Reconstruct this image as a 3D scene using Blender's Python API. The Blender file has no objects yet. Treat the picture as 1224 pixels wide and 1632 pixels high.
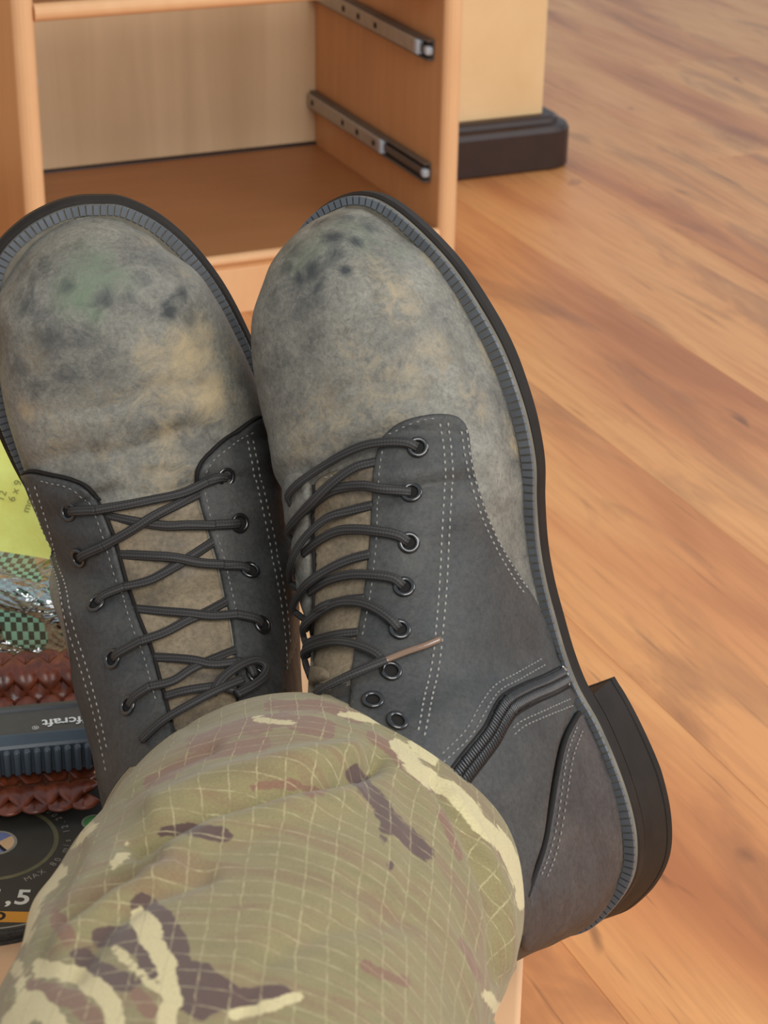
import bpy, bmesh, math, random
import numpy as np
from mathutils import Vector, Matrix
from mathutils.bvhtree import BVHTree
from mathutils.geometry import delaunay_2d_cdt

random.seed(4); rng = np.random.default_rng(4)
scn = bpy.context.scene
COL = scn.collection

# ------------------------------------------------------------------ camera
FPX, TH, ROLL, CH = 3100.0, math.radians(26.7), math.radians(1.07), 0.78
cF = np.array([0, math.cos(TH), -math.sin(TH)])
_u = np.array([0, math.sin(TH), math.cos(TH)]); _r = np.array([1.0, 0, 0])
cR = math.cos(ROLL)*_r + math.sin(ROLL)*_u
cU = math.cos(ROLL)*_u - math.sin(ROLL)*_r
CP = np.array([0, 0, CH])
cam = bpy.data.cameras.new('camera'); camo = bpy.data.objects.new('camera', cam); COL.objects.link(camo)
M = Matrix.Identity(4)
for i in range(3):
    M[i][0], M[i][1], M[i][2], M[i][3] = cR[i], cU[i], -cF[i], CP[i]
camo.matrix_world = M
cam.sensor_fit = 'VERTICAL'; cam.sensor_height = 36.0; cam.lens = 36.0*FPX/1632; cam.clip_start = 0.02
cam.dof.use_dof = True; cam.dof.focus_distance = 0.80; cam.dof.aperture_fstop = 30.0
scn.camera = camo

# ------------------------------------------------------------------ light
scn.view_settings.view_transform = 'Standard'; scn.view_settings.look = 'None'
scn.view_settings.gamma = 1.0; scn.view_settings.use_curve_mapping = False
scn.view_settings.exposure = 0.0
w = bpy.data.worlds.new('world'); scn.world = w; w.use_nodes = True
w.node_tree.nodes['Background'].inputs[0].default_value = (0.80, 0.90, 1.0, 1)
w.node_tree.nodes['Background'].inputs[1].default_value = 0.62

def area(name, loc, target, size, power, color):
    l = bpy.data.lights.new(name, 'AREA'); l.shape = 'RECTANGLE'; l.size, l.size_y = size
    l.energy = power; l.color = color
    o = bpy.data.objects.new(name, l); COL.objects.link(o); o.location = loc
    o.rotation_euler = (Vector(target)-Vector(loc)).to_track_quat('-Z', 'Y').to_euler()
    return o
area('window_light_behind', (0.9, -1.1, 2.1), (0.2, 1.2, 0.2), (1.9, 1.4), 62, (1.0, 0.96, 0.90))
area('window_light_right', (2.8, 0.9, 1.8), (0.2, 1.0, 0.2), (1.2, 1.3), 34, (0.96, 0.98, 1.0))
area('window_light_far', (2.6, 6.2, 1.7), (0.6, 2.4, 0.0), (1.6, 1.6), 14, (0.93, 0.97, 1.0))

# ------------------------------------------------------------------ helpers
def ray(x, y):
    return cF + cR*((x-612)/FPX) - cU*((y-816)/FPX)
def at_z(x, y, z):
    d = ray(x, y); return CP + d*((z-CH)/d[2])
def at_depth(x, y, k):
    return CP + ray(x, y)*k
def project(P):
    P = np.asarray(P, float)-CP; k = P@cF
    return np.stack([612+FPX*(P@cR)/k, 816-FPX*(P@cU)/k], -1)

def link(name, me, mat=None, parent=None):
    o = bpy.data.objects.new(name, me); COL.objects.link(o)
    if mat is not None and me is not None and not me.materials: me.materials.append(mat)
    if parent is not None: o.parent = parent
    return o
def mesh(name, V, Fc, mat=None, parent=None, smooth=True):
    me = bpy.data.meshes.new(name)
    me.from_pydata([tuple(map(float, v)) for v in V], [], [tuple(map(int, f)) for f in Fc])
    me.validate(); me.update()
    if smooth: me.polygons.foreach_set('use_smooth', [True]*len(me.polygons))
    return link(name, me, mat, parent)
def from_bm(name, bm, mat=None, parent=None, smooth=False):
    me = bpy.data.meshes.new(name); bmesh.ops.recalc_face_normals(bm, faces=bm.faces); bm.to_mesh(me); bm.free()
    if smooth: me.polygons.foreach_set('use_smooth', [True]*len(me.polygons))
    return link(name, me, mat, parent)
def empty(name, loc=(0, 0, 0)):
    o = bpy.data.objects.new(name, None); o.empty_display_size = 0.02; COL.objects.link(o); o.location = loc; return o
def tag(o, label=None, cat=None, group=None, kind=None):
    if label: o['label'] = label
    if cat: o['category'] = cat
    if group: o['group'] = group
    if kind: o['kind'] = kind
    return o
def bm_box(bm, lo, hi, bev=0.0, seg=2, mtx=None):
    r = bmesh.ops.create_cube(bm, size=1.0); vs = r['verts']
    for v in vs:
        v.co = Vector([(lo[i]+hi[i])/2+v.co[i]*(hi[i]-lo[i]) for i in range(3)])
    if bev > 0:
        es = list({e for v in vs for e in v.link_edges})
        rb = bmesh.ops.bevel(bm, geom=es, offset=bev, segments=seg, profile=0.5, affect='EDGES', clamp_overlap=True)
        vs = list({v for f in rb['faces'] for v in f.verts} | {v for v in vs if v.is_valid})
    if mtx is not None:
        bmesh.ops.transform(bm, matrix=mtx, verts=vs)
    return vs
def cr(points, n, closed=False):
    """Catmull-Rom resample, n points, even in arc length"""
    P = np.asarray(points, float)
    if closed: Q = np.vstack([P[-1], P, P[0], P[1]])
    else: Q = np.vstack([2*P[0]-P[1], P, 2*P[-1]-P[-2]])
    out = []
    for i in range(1, len(Q)-2):
        t = np.linspace(0, 1, 24, endpoint=False)[:, None]
        a, b, c, d = Q[i-1], Q[i], Q[i+1], Q[i+2]
        out.append(0.5*((2*b)+(c-a)*t+(2*a-5*b+4*c-d)*t**2+(3*b-a-3*c+d)*t**3))
    out = np.vstack(out+[Q[-2][None]])
    L = np.r_[0, np.cumsum(np.linalg.norm(np.diff(out, axis=0), axis=1))]
    s = np.linspace(0, L[-1], n+1)[:-1] if closed else np.linspace(0, L[-1], n)
    return np.stack([np.interp(s, L, out[:, k]) for k in range(P.shape[1])], 1)
def plen(P): return float(np.linalg.norm(np.diff(np.asarray(P), axis=0), axis=1).sum())

# --------------------------------------------------------------- node helpers
class NT:
    def __init__(s, name, rough=0.5, spec=0.5, metal=0.0):
        s.m = bpy.data.materials.new(name); s.m.use_nodes = True; s.t = s.m.node_tree; s.n = s.t.nodes
        s.b = s.n['Principled BSDF']
        s.b.inputs['Roughness'].default_value = rough
        s.b.inputs['Specular IOR Level'].default_value = spec
        s.b.inputs['Metallic'].default_value = metal
    def add(s, typ, **kw):
        n = s.n.new(typ)
        for k, v in kw.items(): setattr(n, k, v)
        return n
    def l(s, a, b): s.t.links.new(a, b)
    def coord(s, kind='Object', scale=(1, 1, 1), rot=(0, 0, 0), loc=(0, 0, 0)):
        c = s.add('ShaderNodeTexCoord'); m = s.add('ShaderNodeMapping')
        m.inputs['Scale'].default_value = scale; m.inputs['Rotation'].default_value = rot; m.inputs['Location'].default_value = loc
        s.l(c.outputs[kind], m.inputs['Vector']); return m.outputs[0]
    def noise(s, vec, scale, detail=4, rough=0.55, dist=0.0):
        n = s.add('ShaderNodeTexNoise'); n.inputs['Scale'].default_value = scale; n.inputs['Detail'].default_value = detail
        n.inputs['Roughness'].default_value = rough; n.inputs['Distortion'].default_value = dist
        if vec is not None: s.l(vec, n.inputs['Vector'])
        return n.outputs['Fac']
    def ramp(s, fac, stops, interp='LINEAR'):
        r = s.add('ShaderNodeValToRGB'); r.color_ramp.interpolation = interp
        e = r.color_ramp.elements
        while len(e) < len(stops): e.new(0.5)
        for k, (p, c) in enumerate(stops):
            e[k].position = p; e[k].color = (c, c, c, 1) if not hasattr(c, '__len__') else (*c[:3], 1)
        s.l(fac, r.inputs[0]); return r.outputs[0]
    def mix(s, fac, a, b, mode='MIX'):
        m = s.add('ShaderNodeMix', data_type='RGBA', blend_type=mode)
        for sock, v in ((m.inputs[0], fac), (m.inputs[6], a), (m.inputs[7], b)):
            if hasattr(v, 'links') or hasattr(v, 'is_linked'): s.l(v, sock)
            elif hasattr(v, '__len__'): sock.default_value = (*v[:3], 1)
            else: sock.default_value = v
        return m.outputs[2]
    def math(s, op, a, b=0.0, c=None, clamp=False):
        m = s.add('ShaderNodeMath', operation=op); m.use_clamp = clamp
        for i, v in enumerate((a, b) if c is None else (a, b, c)):
            if hasattr(v, 'is_linked'): s.l(v, m.inputs[i])
            else: m.inputs[i].default_value = v
        return m.outputs[0]
    def sep(s, v):
        n = s.add('ShaderNodeSeparateXYZ'); s.l(v, n.inputs[0]); return n.outputs
    def attr(s, name):
        a = s.add('ShaderNodeAttribute'); a.attribute_name = name; return a.outputs
    def bump(s, h, strength=0.3, dist=0.001, normal=None):
        b = s.add('ShaderNodeBump'); b.inputs['Strength'].default_value = strength; b.inputs['Distance'].default_value = dist
        s.l(h, b.inputs['Height'])
        if normal is not None: s.l(normal, b.inputs['Normal'])
        s.l(b.outputs[0], s.b.inputs['Normal']); return b.outputs[0]
    def color(s, c):
        if hasattr(c, 'is_linked'): s.l(c, s.b.inputs['Base Color'])
        else: s.b.inputs['Base Color'].default_value = (*c[:3], 1)
        return s
    def rough(s, r):
        s.l(r, s.b.inputs['Roughness']); return s

def srgb(r, g, b):
    f = lambda v: (v/255/12.92) if v/255 <= 0.04045 else ((v/255+0.055)/1.055)**2.4
    return (f(r), f(g), f(b))
def plain(name, c, rough=0.5, spec=0.5, metal=0.0, var=0.12, scale=60, bump=0.0):
    t = NT(name, rough, spec, metal)
    n = t.noise(t.coord('Object'), scale, 5)
    k = t.ramp(n, [(0.3, 1-var), (0.7, 1+var)])
    t.color(t.mix(1.0, c, k, 'MULTIPLY'))
    if bump: t.bump(t.noise(t.coord('Object'), scale*6, 3), bump, 0.0005)
    return t.m

# ------------------------------------------------------------------ materials: wood etc
YAW = math.radians(24.5)          # the room's own axes: r along the wall, d away along the boards
rr = np.array([math.cos(YAW), math.sin(YAW), 0]); dd = np.array([-math.sin(YAW), math.cos(YAW), 0]); zz = np.array([0, 0, 1.0])
def room(r, d, z): return rr*r + dd*d + zz*z

def floor_mat():
    t = NT('floor_laminate', 0.42, 0.45)
    oi = t.add('ShaderNodeObjectInfo')
    tc = t.add('ShaderNodeTexCoord')
    off = t.add('ShaderNodeVectorMath', operation='MULTIPLY_ADD')
    cv = t.add('ShaderNodeCombineXYZ'); t.l(oi.outputs['Random'], cv.inputs[1]); t.l(oi.outputs['Random'], cv.inputs[2])
    t.l(cv.outputs[0], off.inputs[0]); off.inputs[1].default_value = (1, 37, 9); t.l(tc.outputs['Object'], off.inputs[2])
    def mp(sc):
        m = t.add('ShaderNodeMapping'); m.inputs['Scale'].default_value = sc; t.l(off.outputs[0], m.inputs['Vector']); return m.outputs[0]
    broad = t.noise(mp((5.5, 1.1, 1)), 1.0, 3, 0.5, 0.6)
    smear = t.noise(mp((12, 2.4, 1)), 1.0, 5, 0.62, 0.9)
    fine = t.noise(mp((150, 7, 1)), 1.0, 4, 0.6, 0.3)
    pore = t.noise(mp((240, 9, 1)), 1.0, 2, 0.5, 0.2)
    knot = t.noise(mp((22, 7.5, 1)), 1.0, 2, 0.5, 0.8)
    c = t.ramp(broad, [(0.30, srgb(176, 110, 66)), (0.44, srgb(206, 138, 84)), (0.58, srgb(222, 160, 100)), (0.72, srgb(204, 134, 80))])
    c = t.mix(t.ramp(smear, [(0.52, 0.0), (0.60, 0.30), (0.72, 0.62)]), c, srgb(128, 84, 60))
    c = t.mix(t.ramp(fine, [(0.45, 0.0), (0.75, 0.35)]), c, srgb(160, 100, 64))
    c = t.mix(t.ramp(pore, [(0.66, 0.0), (0.76, 0.45)]), c, srgb(105, 66, 44))
    c = t.mix(t.ramp(knot, [(0.72, 0.0), (0.80, 0.75)]), c, srgb(96, 64, 48))
    tint = t.ramp(oi.outputs['Random'], [(0, 0.97), (1, 1.03)])
    t.color(t.mix(1.0, c, tint, 'MULTIPLY'))
    t.rough(t.ramp(fine, [(0.3, 0.36), (0.8, 0.5)]))
    t.bump(t.noise(mp((260, 14, 1)), 1.0, 3), 0.12, 0.0004)
    return t.m
M_FLOOR = floor_mat()

def wood(name, c1, c2, rough=0.45, grain=(60, 60, 4), strength=1.0, spec=0.4):
    t = NT(name, rough, spec)
    a = t.noise(t.coord('Object', grain), 1.0, 4, 0.6, 0.8)
    b = t.noise(t.coord('Object', tuple(g*0.22 for g in grain)), 1.0, 3, 0.5, 0.4)
    c = t.mix(t.ramp(a, [(0.3, 0.0), (0.7, strength)]), c1, c2)
    c = t.mix(t.ramp(b, [(0.35, 0.0), (0.7, 0.5*strength)]), c, c2)
    t.color(c); t.bump(a, 0.05, 0.0003)
    return t.m
M_EDGE = wood('beech_edge', srgb(233, 186, 138), srgb(220, 168, 120), 0.34, (30, 30, 8), 0.6)
M_PANEL = wood('beech_panel', srgb(214, 160, 108), srgb(196, 142, 92), 0.42, (50, 50, 4), 0.6)
M_BACK = wood('back_board', srgb(226, 198, 160), srgb(200, 170, 132), 0.5, (16, 16, 1.2), 0.9)
M_SHELF = wood('shelf_board', srgb(166, 114, 70), srgb(150, 100, 60), 0.42, (4, 50, 50), 0.6)
M_STOOL = wood('stool_wood', srgb(228, 184, 142), srgb(212, 160, 116), 0.42, (40, 5, 40), 0.6)
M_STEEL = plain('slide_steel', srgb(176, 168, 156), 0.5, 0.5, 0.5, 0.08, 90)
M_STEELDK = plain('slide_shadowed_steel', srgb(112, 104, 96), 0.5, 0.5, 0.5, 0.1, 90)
M_HOLE = plain('dark_hole', (0.012, 0.011, 0.010), 0.8, 0.2)
M_PLASTICW = plain('grey_plastic_end', srgb(176, 184, 192), 0.4, 0.5)
M_SKIRT = plain('skirting_brown', srgb(50, 34, 29), 0.45, 0.5, 0, 0.12, 40)
def wall_mat():
    t = NT('cream_plaster', 0.8, 0.2)
    n = t.noise(t.coord('Object'), 9, 4)
    t.color(t.ramp(n, [(0.3, srgb(226, 190, 140)), (0.7, srgb(236, 202, 154))]))
    t.bump(t.noise(t.coord('Object'), 60, 5), 0.25, 0.002); return t.m
M_WALL = wall_mat()

# ------------------------------------------------------------------ setting
def set_room(o):   # object whose local axes are the room's r, d, z
    o.rotation_euler = (0, 0, YAW); return o
fl = bmesh.new(); bm_box(fl, (-1.6, -0.4, -0.05), (4.0, 7.6, -0.009))
floor = set_room(from_bm('floor', fl, plain('floor_underlay', srgb(60, 42, 30), 0.8)))
tag(floor, 'warm brown wood laminate floor', None, None, 'structure')
PW, PL = 0.2005, 1.285
for i in range(-8, 20):
    r0 = 0.5035 + PW*i
    if r0 > 3.9 or r0 < -1.5: continue
    first = {0: 0.60, 1: 0.68, 2: 1.02, 3: 1.35, 4: 1.55, 5: 2.25, 6: 2.75, 7: 1.95}.get(i, (i*0.43+0.22)*PL)
    offs = (first+0.35+PL*0.5) % PL
    for j in range(-1, 6):
        d0_ = -0.35 + offs + PL*j - PL*0.5
        lo, hi = max(d0_, -0.4), min(d0_+PL, 7.6)
        if hi-lo < 0.05: continue
        b = bmesh.new(); bm_box(b, (0.00008, 0.00008, -0.009), (PW-0.00008, hi-lo-0.00008, 0.0), 0.0003, 1)
        o = from_bm('plank', b, M_FLOOR, floor); o.location = (r0, lo, 0)

D0 = 1.9192                      # front plane of the cabinet
b = bmesh.new(); bm_box(b, (-1.6, D0+0.396, 0), (1.285, D0+0.53, 2.5), 0.006, 3)
wall = set_room(from_bm('wall_back', b, M_WALL)); tag(wall, 'cream plastered wall stub with a worn corner', None, None, 'structure')
# skirting with rounded outer corner: swept two-step profile round the wall end
prof = [(0.000, 0.0), (0.030, 0.0), (0.036, 0.004), (0.036, 0.054), (0.032, 0.0605), (0.021, 0.063), (0.019, 0.069), (0.015, 0.0715), (0.0, 0.0715)]
path = [(-1.6, D0+0.396, 0, -1)]
cx, cy = 1.285, D0+0.396
path += [(cx-0.001, cy, 0, -1)]
for a in np.linspace(0, 90, 7): path.append((cx, cy+0.0, math.sin(math.radians(a)), -math.cos(math.radians(a))))
path += [(cx, D0+0.53, 1, 0)]
V, Fc = [], []
for (x, y, nx, ny) in path:
    for (o_, z_) in prof: V.append((x+nx*o_, y+ny*o_, z_))
k = len(prof)
for i in range(len(path)-1):
    for j in range(k-1): Fc.append((i*k+j, (i+1)*k+j, (i+1)*k+j+1, i*k+j+1))
sk = set_room(mesh('baseboard_back', V, Fc, M_SKIRT, None, False)); tag(sk, 'dark brown skirting board with rounded end at the wall corner', None, None, 'structure')

# ------------------------------------------------------------------ cabinet
cab = empty('drawer_cabinet'); cab.location = room(0.4615, D0, 0); cab.rotation_euler = (0, 0, YAW)
tag(cab, 'open beech drawer cabinet without its drawers standing on the wood floor', 'cabinet')
CW, CD, CHh, PT = 0.5, 0.389, 0.72, 0.0222
def cbox(name, lo, hi, mat, bev=0.0006, seg=1, parent=None):
    b = bmesh.new(); bm_box(b, lo, hi, bev, seg); return from_bm(name, b, mat, parent or cab, smooth=False)
def bullnose(name, lo, hi, mat, axis):   # strip with a rounded front (towards -y)
    b = bmesh.new(); n = 9
    for s in (0, 1):
        pts = []
        for a in np.linspace(-90, 90, n):
            u = math.sin(math.radians(a)); y = lo[1]+(hi[1]-lo[1])*(1-math.cos(math.radians(a)))
            if axis == 'z': pts.append(((lo[0]+hi[0])/2+u*(hi[0]-lo[0])/2, y, (lo[2], hi[2])[s]))
            else: pts.append(((lo[0], hi[0])[s], y, (lo[2]+hi[2])/2+u*(hi[2]-lo[2])/2))
        vs = [b.verts.new(p) for p in pts]
        if s == 0: v0 = vs
        b.faces.new(vs)
    for i in range(n-1): b.faces.new((v0[i], v0[i+1], vs[i+1], vs[i]))
    b.faces.new((v0[-1], v0[0], vs[0], vs[-1]))
    return from_bm(name, b, mat, cab, smooth=False)
for x0 in (0.0, CW-PT):
    cbox('side_panel', (x0+0.0006, 0.009, 0), (x0+PT-0.0006, CD, CHh-0.02), M_PANEL)
    bullnose('edge_strip', (x0, 0.0, 0), (x0+PT, 0.0092, CHh-0.02), M_EDGE, 'z')
cbox('back_panel', (PT-0.0006, CD-0.0082, 0.05), (CW-PT+0.0006, CD-0.002, CHh-0.02), M_BACK)
cbox('bottom_shelf', (PT-0.0006, 0.008, 0.051), (CW-PT+0.0006, CD-0.0045, 0.0673), M_SHELF)
bullnose('shelf_edge', (PT, 0.001, 0.0568), (CW-PT, 0.0085, 0.0688), M_EDGE, 'x')
cbox('plinth', (PT, 0.0035, 0), (CW-PT, 0.018, 0.0525), M_EDGE, 0.001)
cbox('plinth_groove', (PT, 0.006, 0.0525), (CW-PT, 0.016, 0.0568), M_PANEL, 0)
cbox('cross_rail', (PT-0.0006, 0.0085, 0.339), (CW-PT+0.0006, 0.06, 0.3555), M_SHELF)
bullnose('rail_edge', (PT, 0.0005, 0.338), (CW-PT, 0.0088, 0.3562), M_EDGE, 'x')
cbox('cross_rail', (PT-0.0006, 0.0085, 0.56), (CW-PT+0.0006, 0.06, 0.577), M_SHELF)
bullnose('rail_edge', (PT, 0.0005, 0.5595), (CW-PT, 0.0088, 0.5775), M_EDGE, 'x')
cbox('top_board', (-0.004, -0.012, CHh-0.02), (CW+0.004, CD+0.002, CHh), M_EDGE, 0.004, 3)
def slide(side, z, ext):
    back = 0.02 if side < 0 else 0.0
    xs = PT if side < 0 else CW-PT          # inner face
    sg = 1 if side < 0 else -1
    def bx(lo, hi): return (min(xs+sg*lo[0], xs+sg*hi[0]), lo[1], lo[2]), (max(xs+sg*lo[0], xs+sg*hi[0]), hi[1], hi[2])
    b = bmesh.new()
    lo, hi = bx((0.0, 0.03+back, z-0.011), (0.0015, 0.378, z+0.011)); bm_box(b, lo, hi)
    for q in (-1, 1):
        lo, hi = bx((0.0, 0.03+back, z+q*0.0105-0.0012), (0.009, 0.378, z+q*0.0105+0.0012)); bm_box(b, lo, hi, 0.0008, 1)
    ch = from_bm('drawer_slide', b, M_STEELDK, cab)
    b = bmesh.new(); lo, hi = bx((0.003, ext, z-0.0088), (0.0125, 0.378, z+0.0088)); bm_box(b, lo, hi, 0.002, 2)
    inner = from_bm('slide_rail', b, M_STEEL, ch)
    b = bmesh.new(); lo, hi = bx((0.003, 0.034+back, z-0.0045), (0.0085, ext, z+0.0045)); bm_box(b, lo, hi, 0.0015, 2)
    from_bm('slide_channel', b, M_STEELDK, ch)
    for yy in (0.36, 0.26, 0.215, 0.165):
        if yy < ext+0.01: continue
        b = bmesh.new(); lo, hi = bx((0.0118, yy-0.004, z-0.0035), (0.0128, yy+0.004, z+0.0035)); bm_box(b, lo, hi, 0.0004, 1)
        from_bm('screw_hole', b, M_HOLE, ch)
    b = bmesh.new(); lo, hi = bx((0.002, 0.027+back, z-0.005), (0.011, 0.037+back, z+0.005)); bm_box(b, lo, hi, 0.003, 2)
    from_bm('end_stop', b, M_PLASTICW, ch)
    b = bmesh.new(); lo, hi = bx((0.003, ext-0.006, z-0.0085), (0.0128, ext+0.004, z+0.0085)); bm_box(b, lo, hi, 0.002, 2)
    from_bm('ball_cage', b, M_PLASTICW, ch)
for s in (-1, 1):
    slide(s, 0.1275, 0.15); slide(s, 0.2675, 0.055 if s > 0 else 0.08); slide(s, 0.47, 0.055 if s > 0 else 0.08)

# ------------------------------------------------------------------ boots: leather and rubber
def leather(name, base, light, dark, scale=38, rough=0.62, stains=True, crease=0.35):
    t = NT(name, rough, 0.35)
    v = t.coord('Object')
    n1 = t.noise(v, scale, 6, 0.62, 0.6); n2 = t.noise(v, scale*4.5, 5, 0.6, 0.2); n3 = t.noise(v, 900, 3, 0.6)
    c = t.ramp(n1, [(0.30, dark), (0.50, base), (0.72, light)])
    c = t.mix(t.ramp(n2, [(0.35, 0.0), (0.75, 0.45)]), c, light)
    c = t.mix(t.ramp(n2, [(0.22, 0.55), (0.42, 0.0)]), c, dark)
    sp = t.noise(v, 520, 5, 0.75, 0.3)
    c = t.mix(1.0, c, t.ramp(sp, [(0.30, 0.66), (0.5, 1.0), (0.70, 1.28)]), 'MULTIPLY')
    sk = t.noise(t.coord('Object', (1.0, 0.16, 1.0), (0.3, 0.2, 0.7)), 300, 4, 0.7, 0.6)
    c = t.mix(t.ramp(sk, [(0.66, 0.0), (0.74, 0.55)]), c, dark)
    sk2 = t.noise(t.coord('Object', (0.14, 1.0, 1.0), (0.5, 0.1, 0.4)), 340, 4, 0.7, 0.6)
    c = t.mix(t.ramp(sk2, [(0.66, 0.0), (0.74, 0.5)]), c, light)
    if stains:
        a = t.attr('stain')
        sc = t.add('ShaderNodeSeparateColor'); t.l(a['Color'], sc.inputs[0])
        br = t.noise(v, 95, 7, 0.72, 1.4)
        def msk(o, lo, hi): 
            return t.ramp(t.math('MULTIPLY', t.math('ADD', o, t.math('MULTIPLY', t.math('SUBTRACT', br, 0.5), 1.5)), t.math('MULTIPLY_ADD', o, 6.0, 0.0, True), clamp=True), [(lo, 0.0), (hi, 1.0)])
        c = t.mix(msk(sc.outputs[0], 0.22, 0.95), c, srgb(166, 148, 116))
        c = t.mix(msk(sc.outputs[2], 0.25, 1.0), c, srgb(100, 110, 90))
        c = t.mix(msk(sc.outputs[1], 0.20, 0.85), c, srgb(58, 60, 60))
    t.color(c)
    t.rough(t.ramp(n2, [(0.3, rough-0.10), (0.7, rough+0.10)]))
    wr = t.noise(v, 170, 5, 0.6, 1.4)
    h = t.math('ADD', t.math('MULTIPLY', n3, 0.25), t.math('ADD', t.math('MULTIPLY', n1, 0.5), t.math('MULTIPLY', wr, 0.6)))
    t.bump(h, crease, 0.0016)
    return t.m
M_VAMP = leather('scuffed_leather', srgb(110, 107, 98), srgb(132, 128, 117), srgb(80, 78, 73))
M_QUART = leather('dark_leather', srgb(57, 57, 56), srgb(72, 70, 66), srgb(43, 44, 44), 24, 0.56, False, 0.25)
M_TONGUE = leather('brown_tongue_leather', srgb(112, 99, 80), srgb(132, 117, 94), srgb(70, 63, 56), 30, 0.6, False, 0.3)
M_COUNTER = leather('heel_leather', srgb(63, 59, 58), srgb(80, 73, 69), srgb(48, 46, 47), 30, 0.58, False, 0.25)
M_RUBBER = plain('black_rubber', srgb(34, 29, 25), 0.6, 0.2, 0, 0.22, 70, 0.25)
M_WELT = plain('welt_rubber', srgb(84, 87, 91), 0.36, 0.5, 0, 0.22, 45, 0.15)
M_WELTGAP = plain('dusty_welt_edge', srgb(108, 102, 90), 0.7, 0.3, 0, 0.25, 80)
M_THREAD = plain('grey_thread', srgb(142, 139, 132), 0.7, 0.2, 0, 0.15, 300)
M_THREADDK = plain('dark_thread', srgb(122, 119, 114), 0.7, 0.2, 0, 0.15, 300)
M_EYELET = plain('black_enamel_metal', (0.085, 0.084, 0.084), 0.2, 0.6, 0.9, 0.05)
M_SEAM = plain('dark_seam_edge', srgb(34, 31, 29), 0.8, 0.2)  # dark leather strips along seams, panel edges and the zip
def lace_mat():
    t = NT('black_cord', 0.62, 0.35)
    u = t.sep(t.coord('UV'))
    rib = t.math('SINE', t.math('MULTIPLY', u[0], 2*math.pi*9))
    tw = t.math('SINE', t.math('MULTIPLY', u[1], 5200.0))
    k = t.math('ADD', t.math('MULTIPLY', rib, 0.5), t.math('MULTIPLY', tw, 0.18))
    t.color(t.ramp(k, [(0.0, (0.022, 0.020, 0.019)), (0.6, (0.050, 0.046, 0.043))]))
    t.bump(k, 0.45, 0.0003); return t.m
M_LACE = lace_mat()
def aglet_mat():
    t = NT('brown_clear_tip', 0.15, 0.6); t.color(srgb(116, 92, 74)); return t.m
M_AGLET = aglet_mat()
M_ZIP = plain('black_zip_coil', (0.020, 0.020, 0.021), 0.32, 0.5, 0, 0.1)
M_ZIPTAPE = plain('black_zip_tape', (0.016, 0.016, 0.016), 0.8, 0.2, 0, 0.2, 300)
M_ZIPEND = plain('bright_zip_stop', srgb(190, 190, 188), 0.3, 0.5, 0.9)

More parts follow.
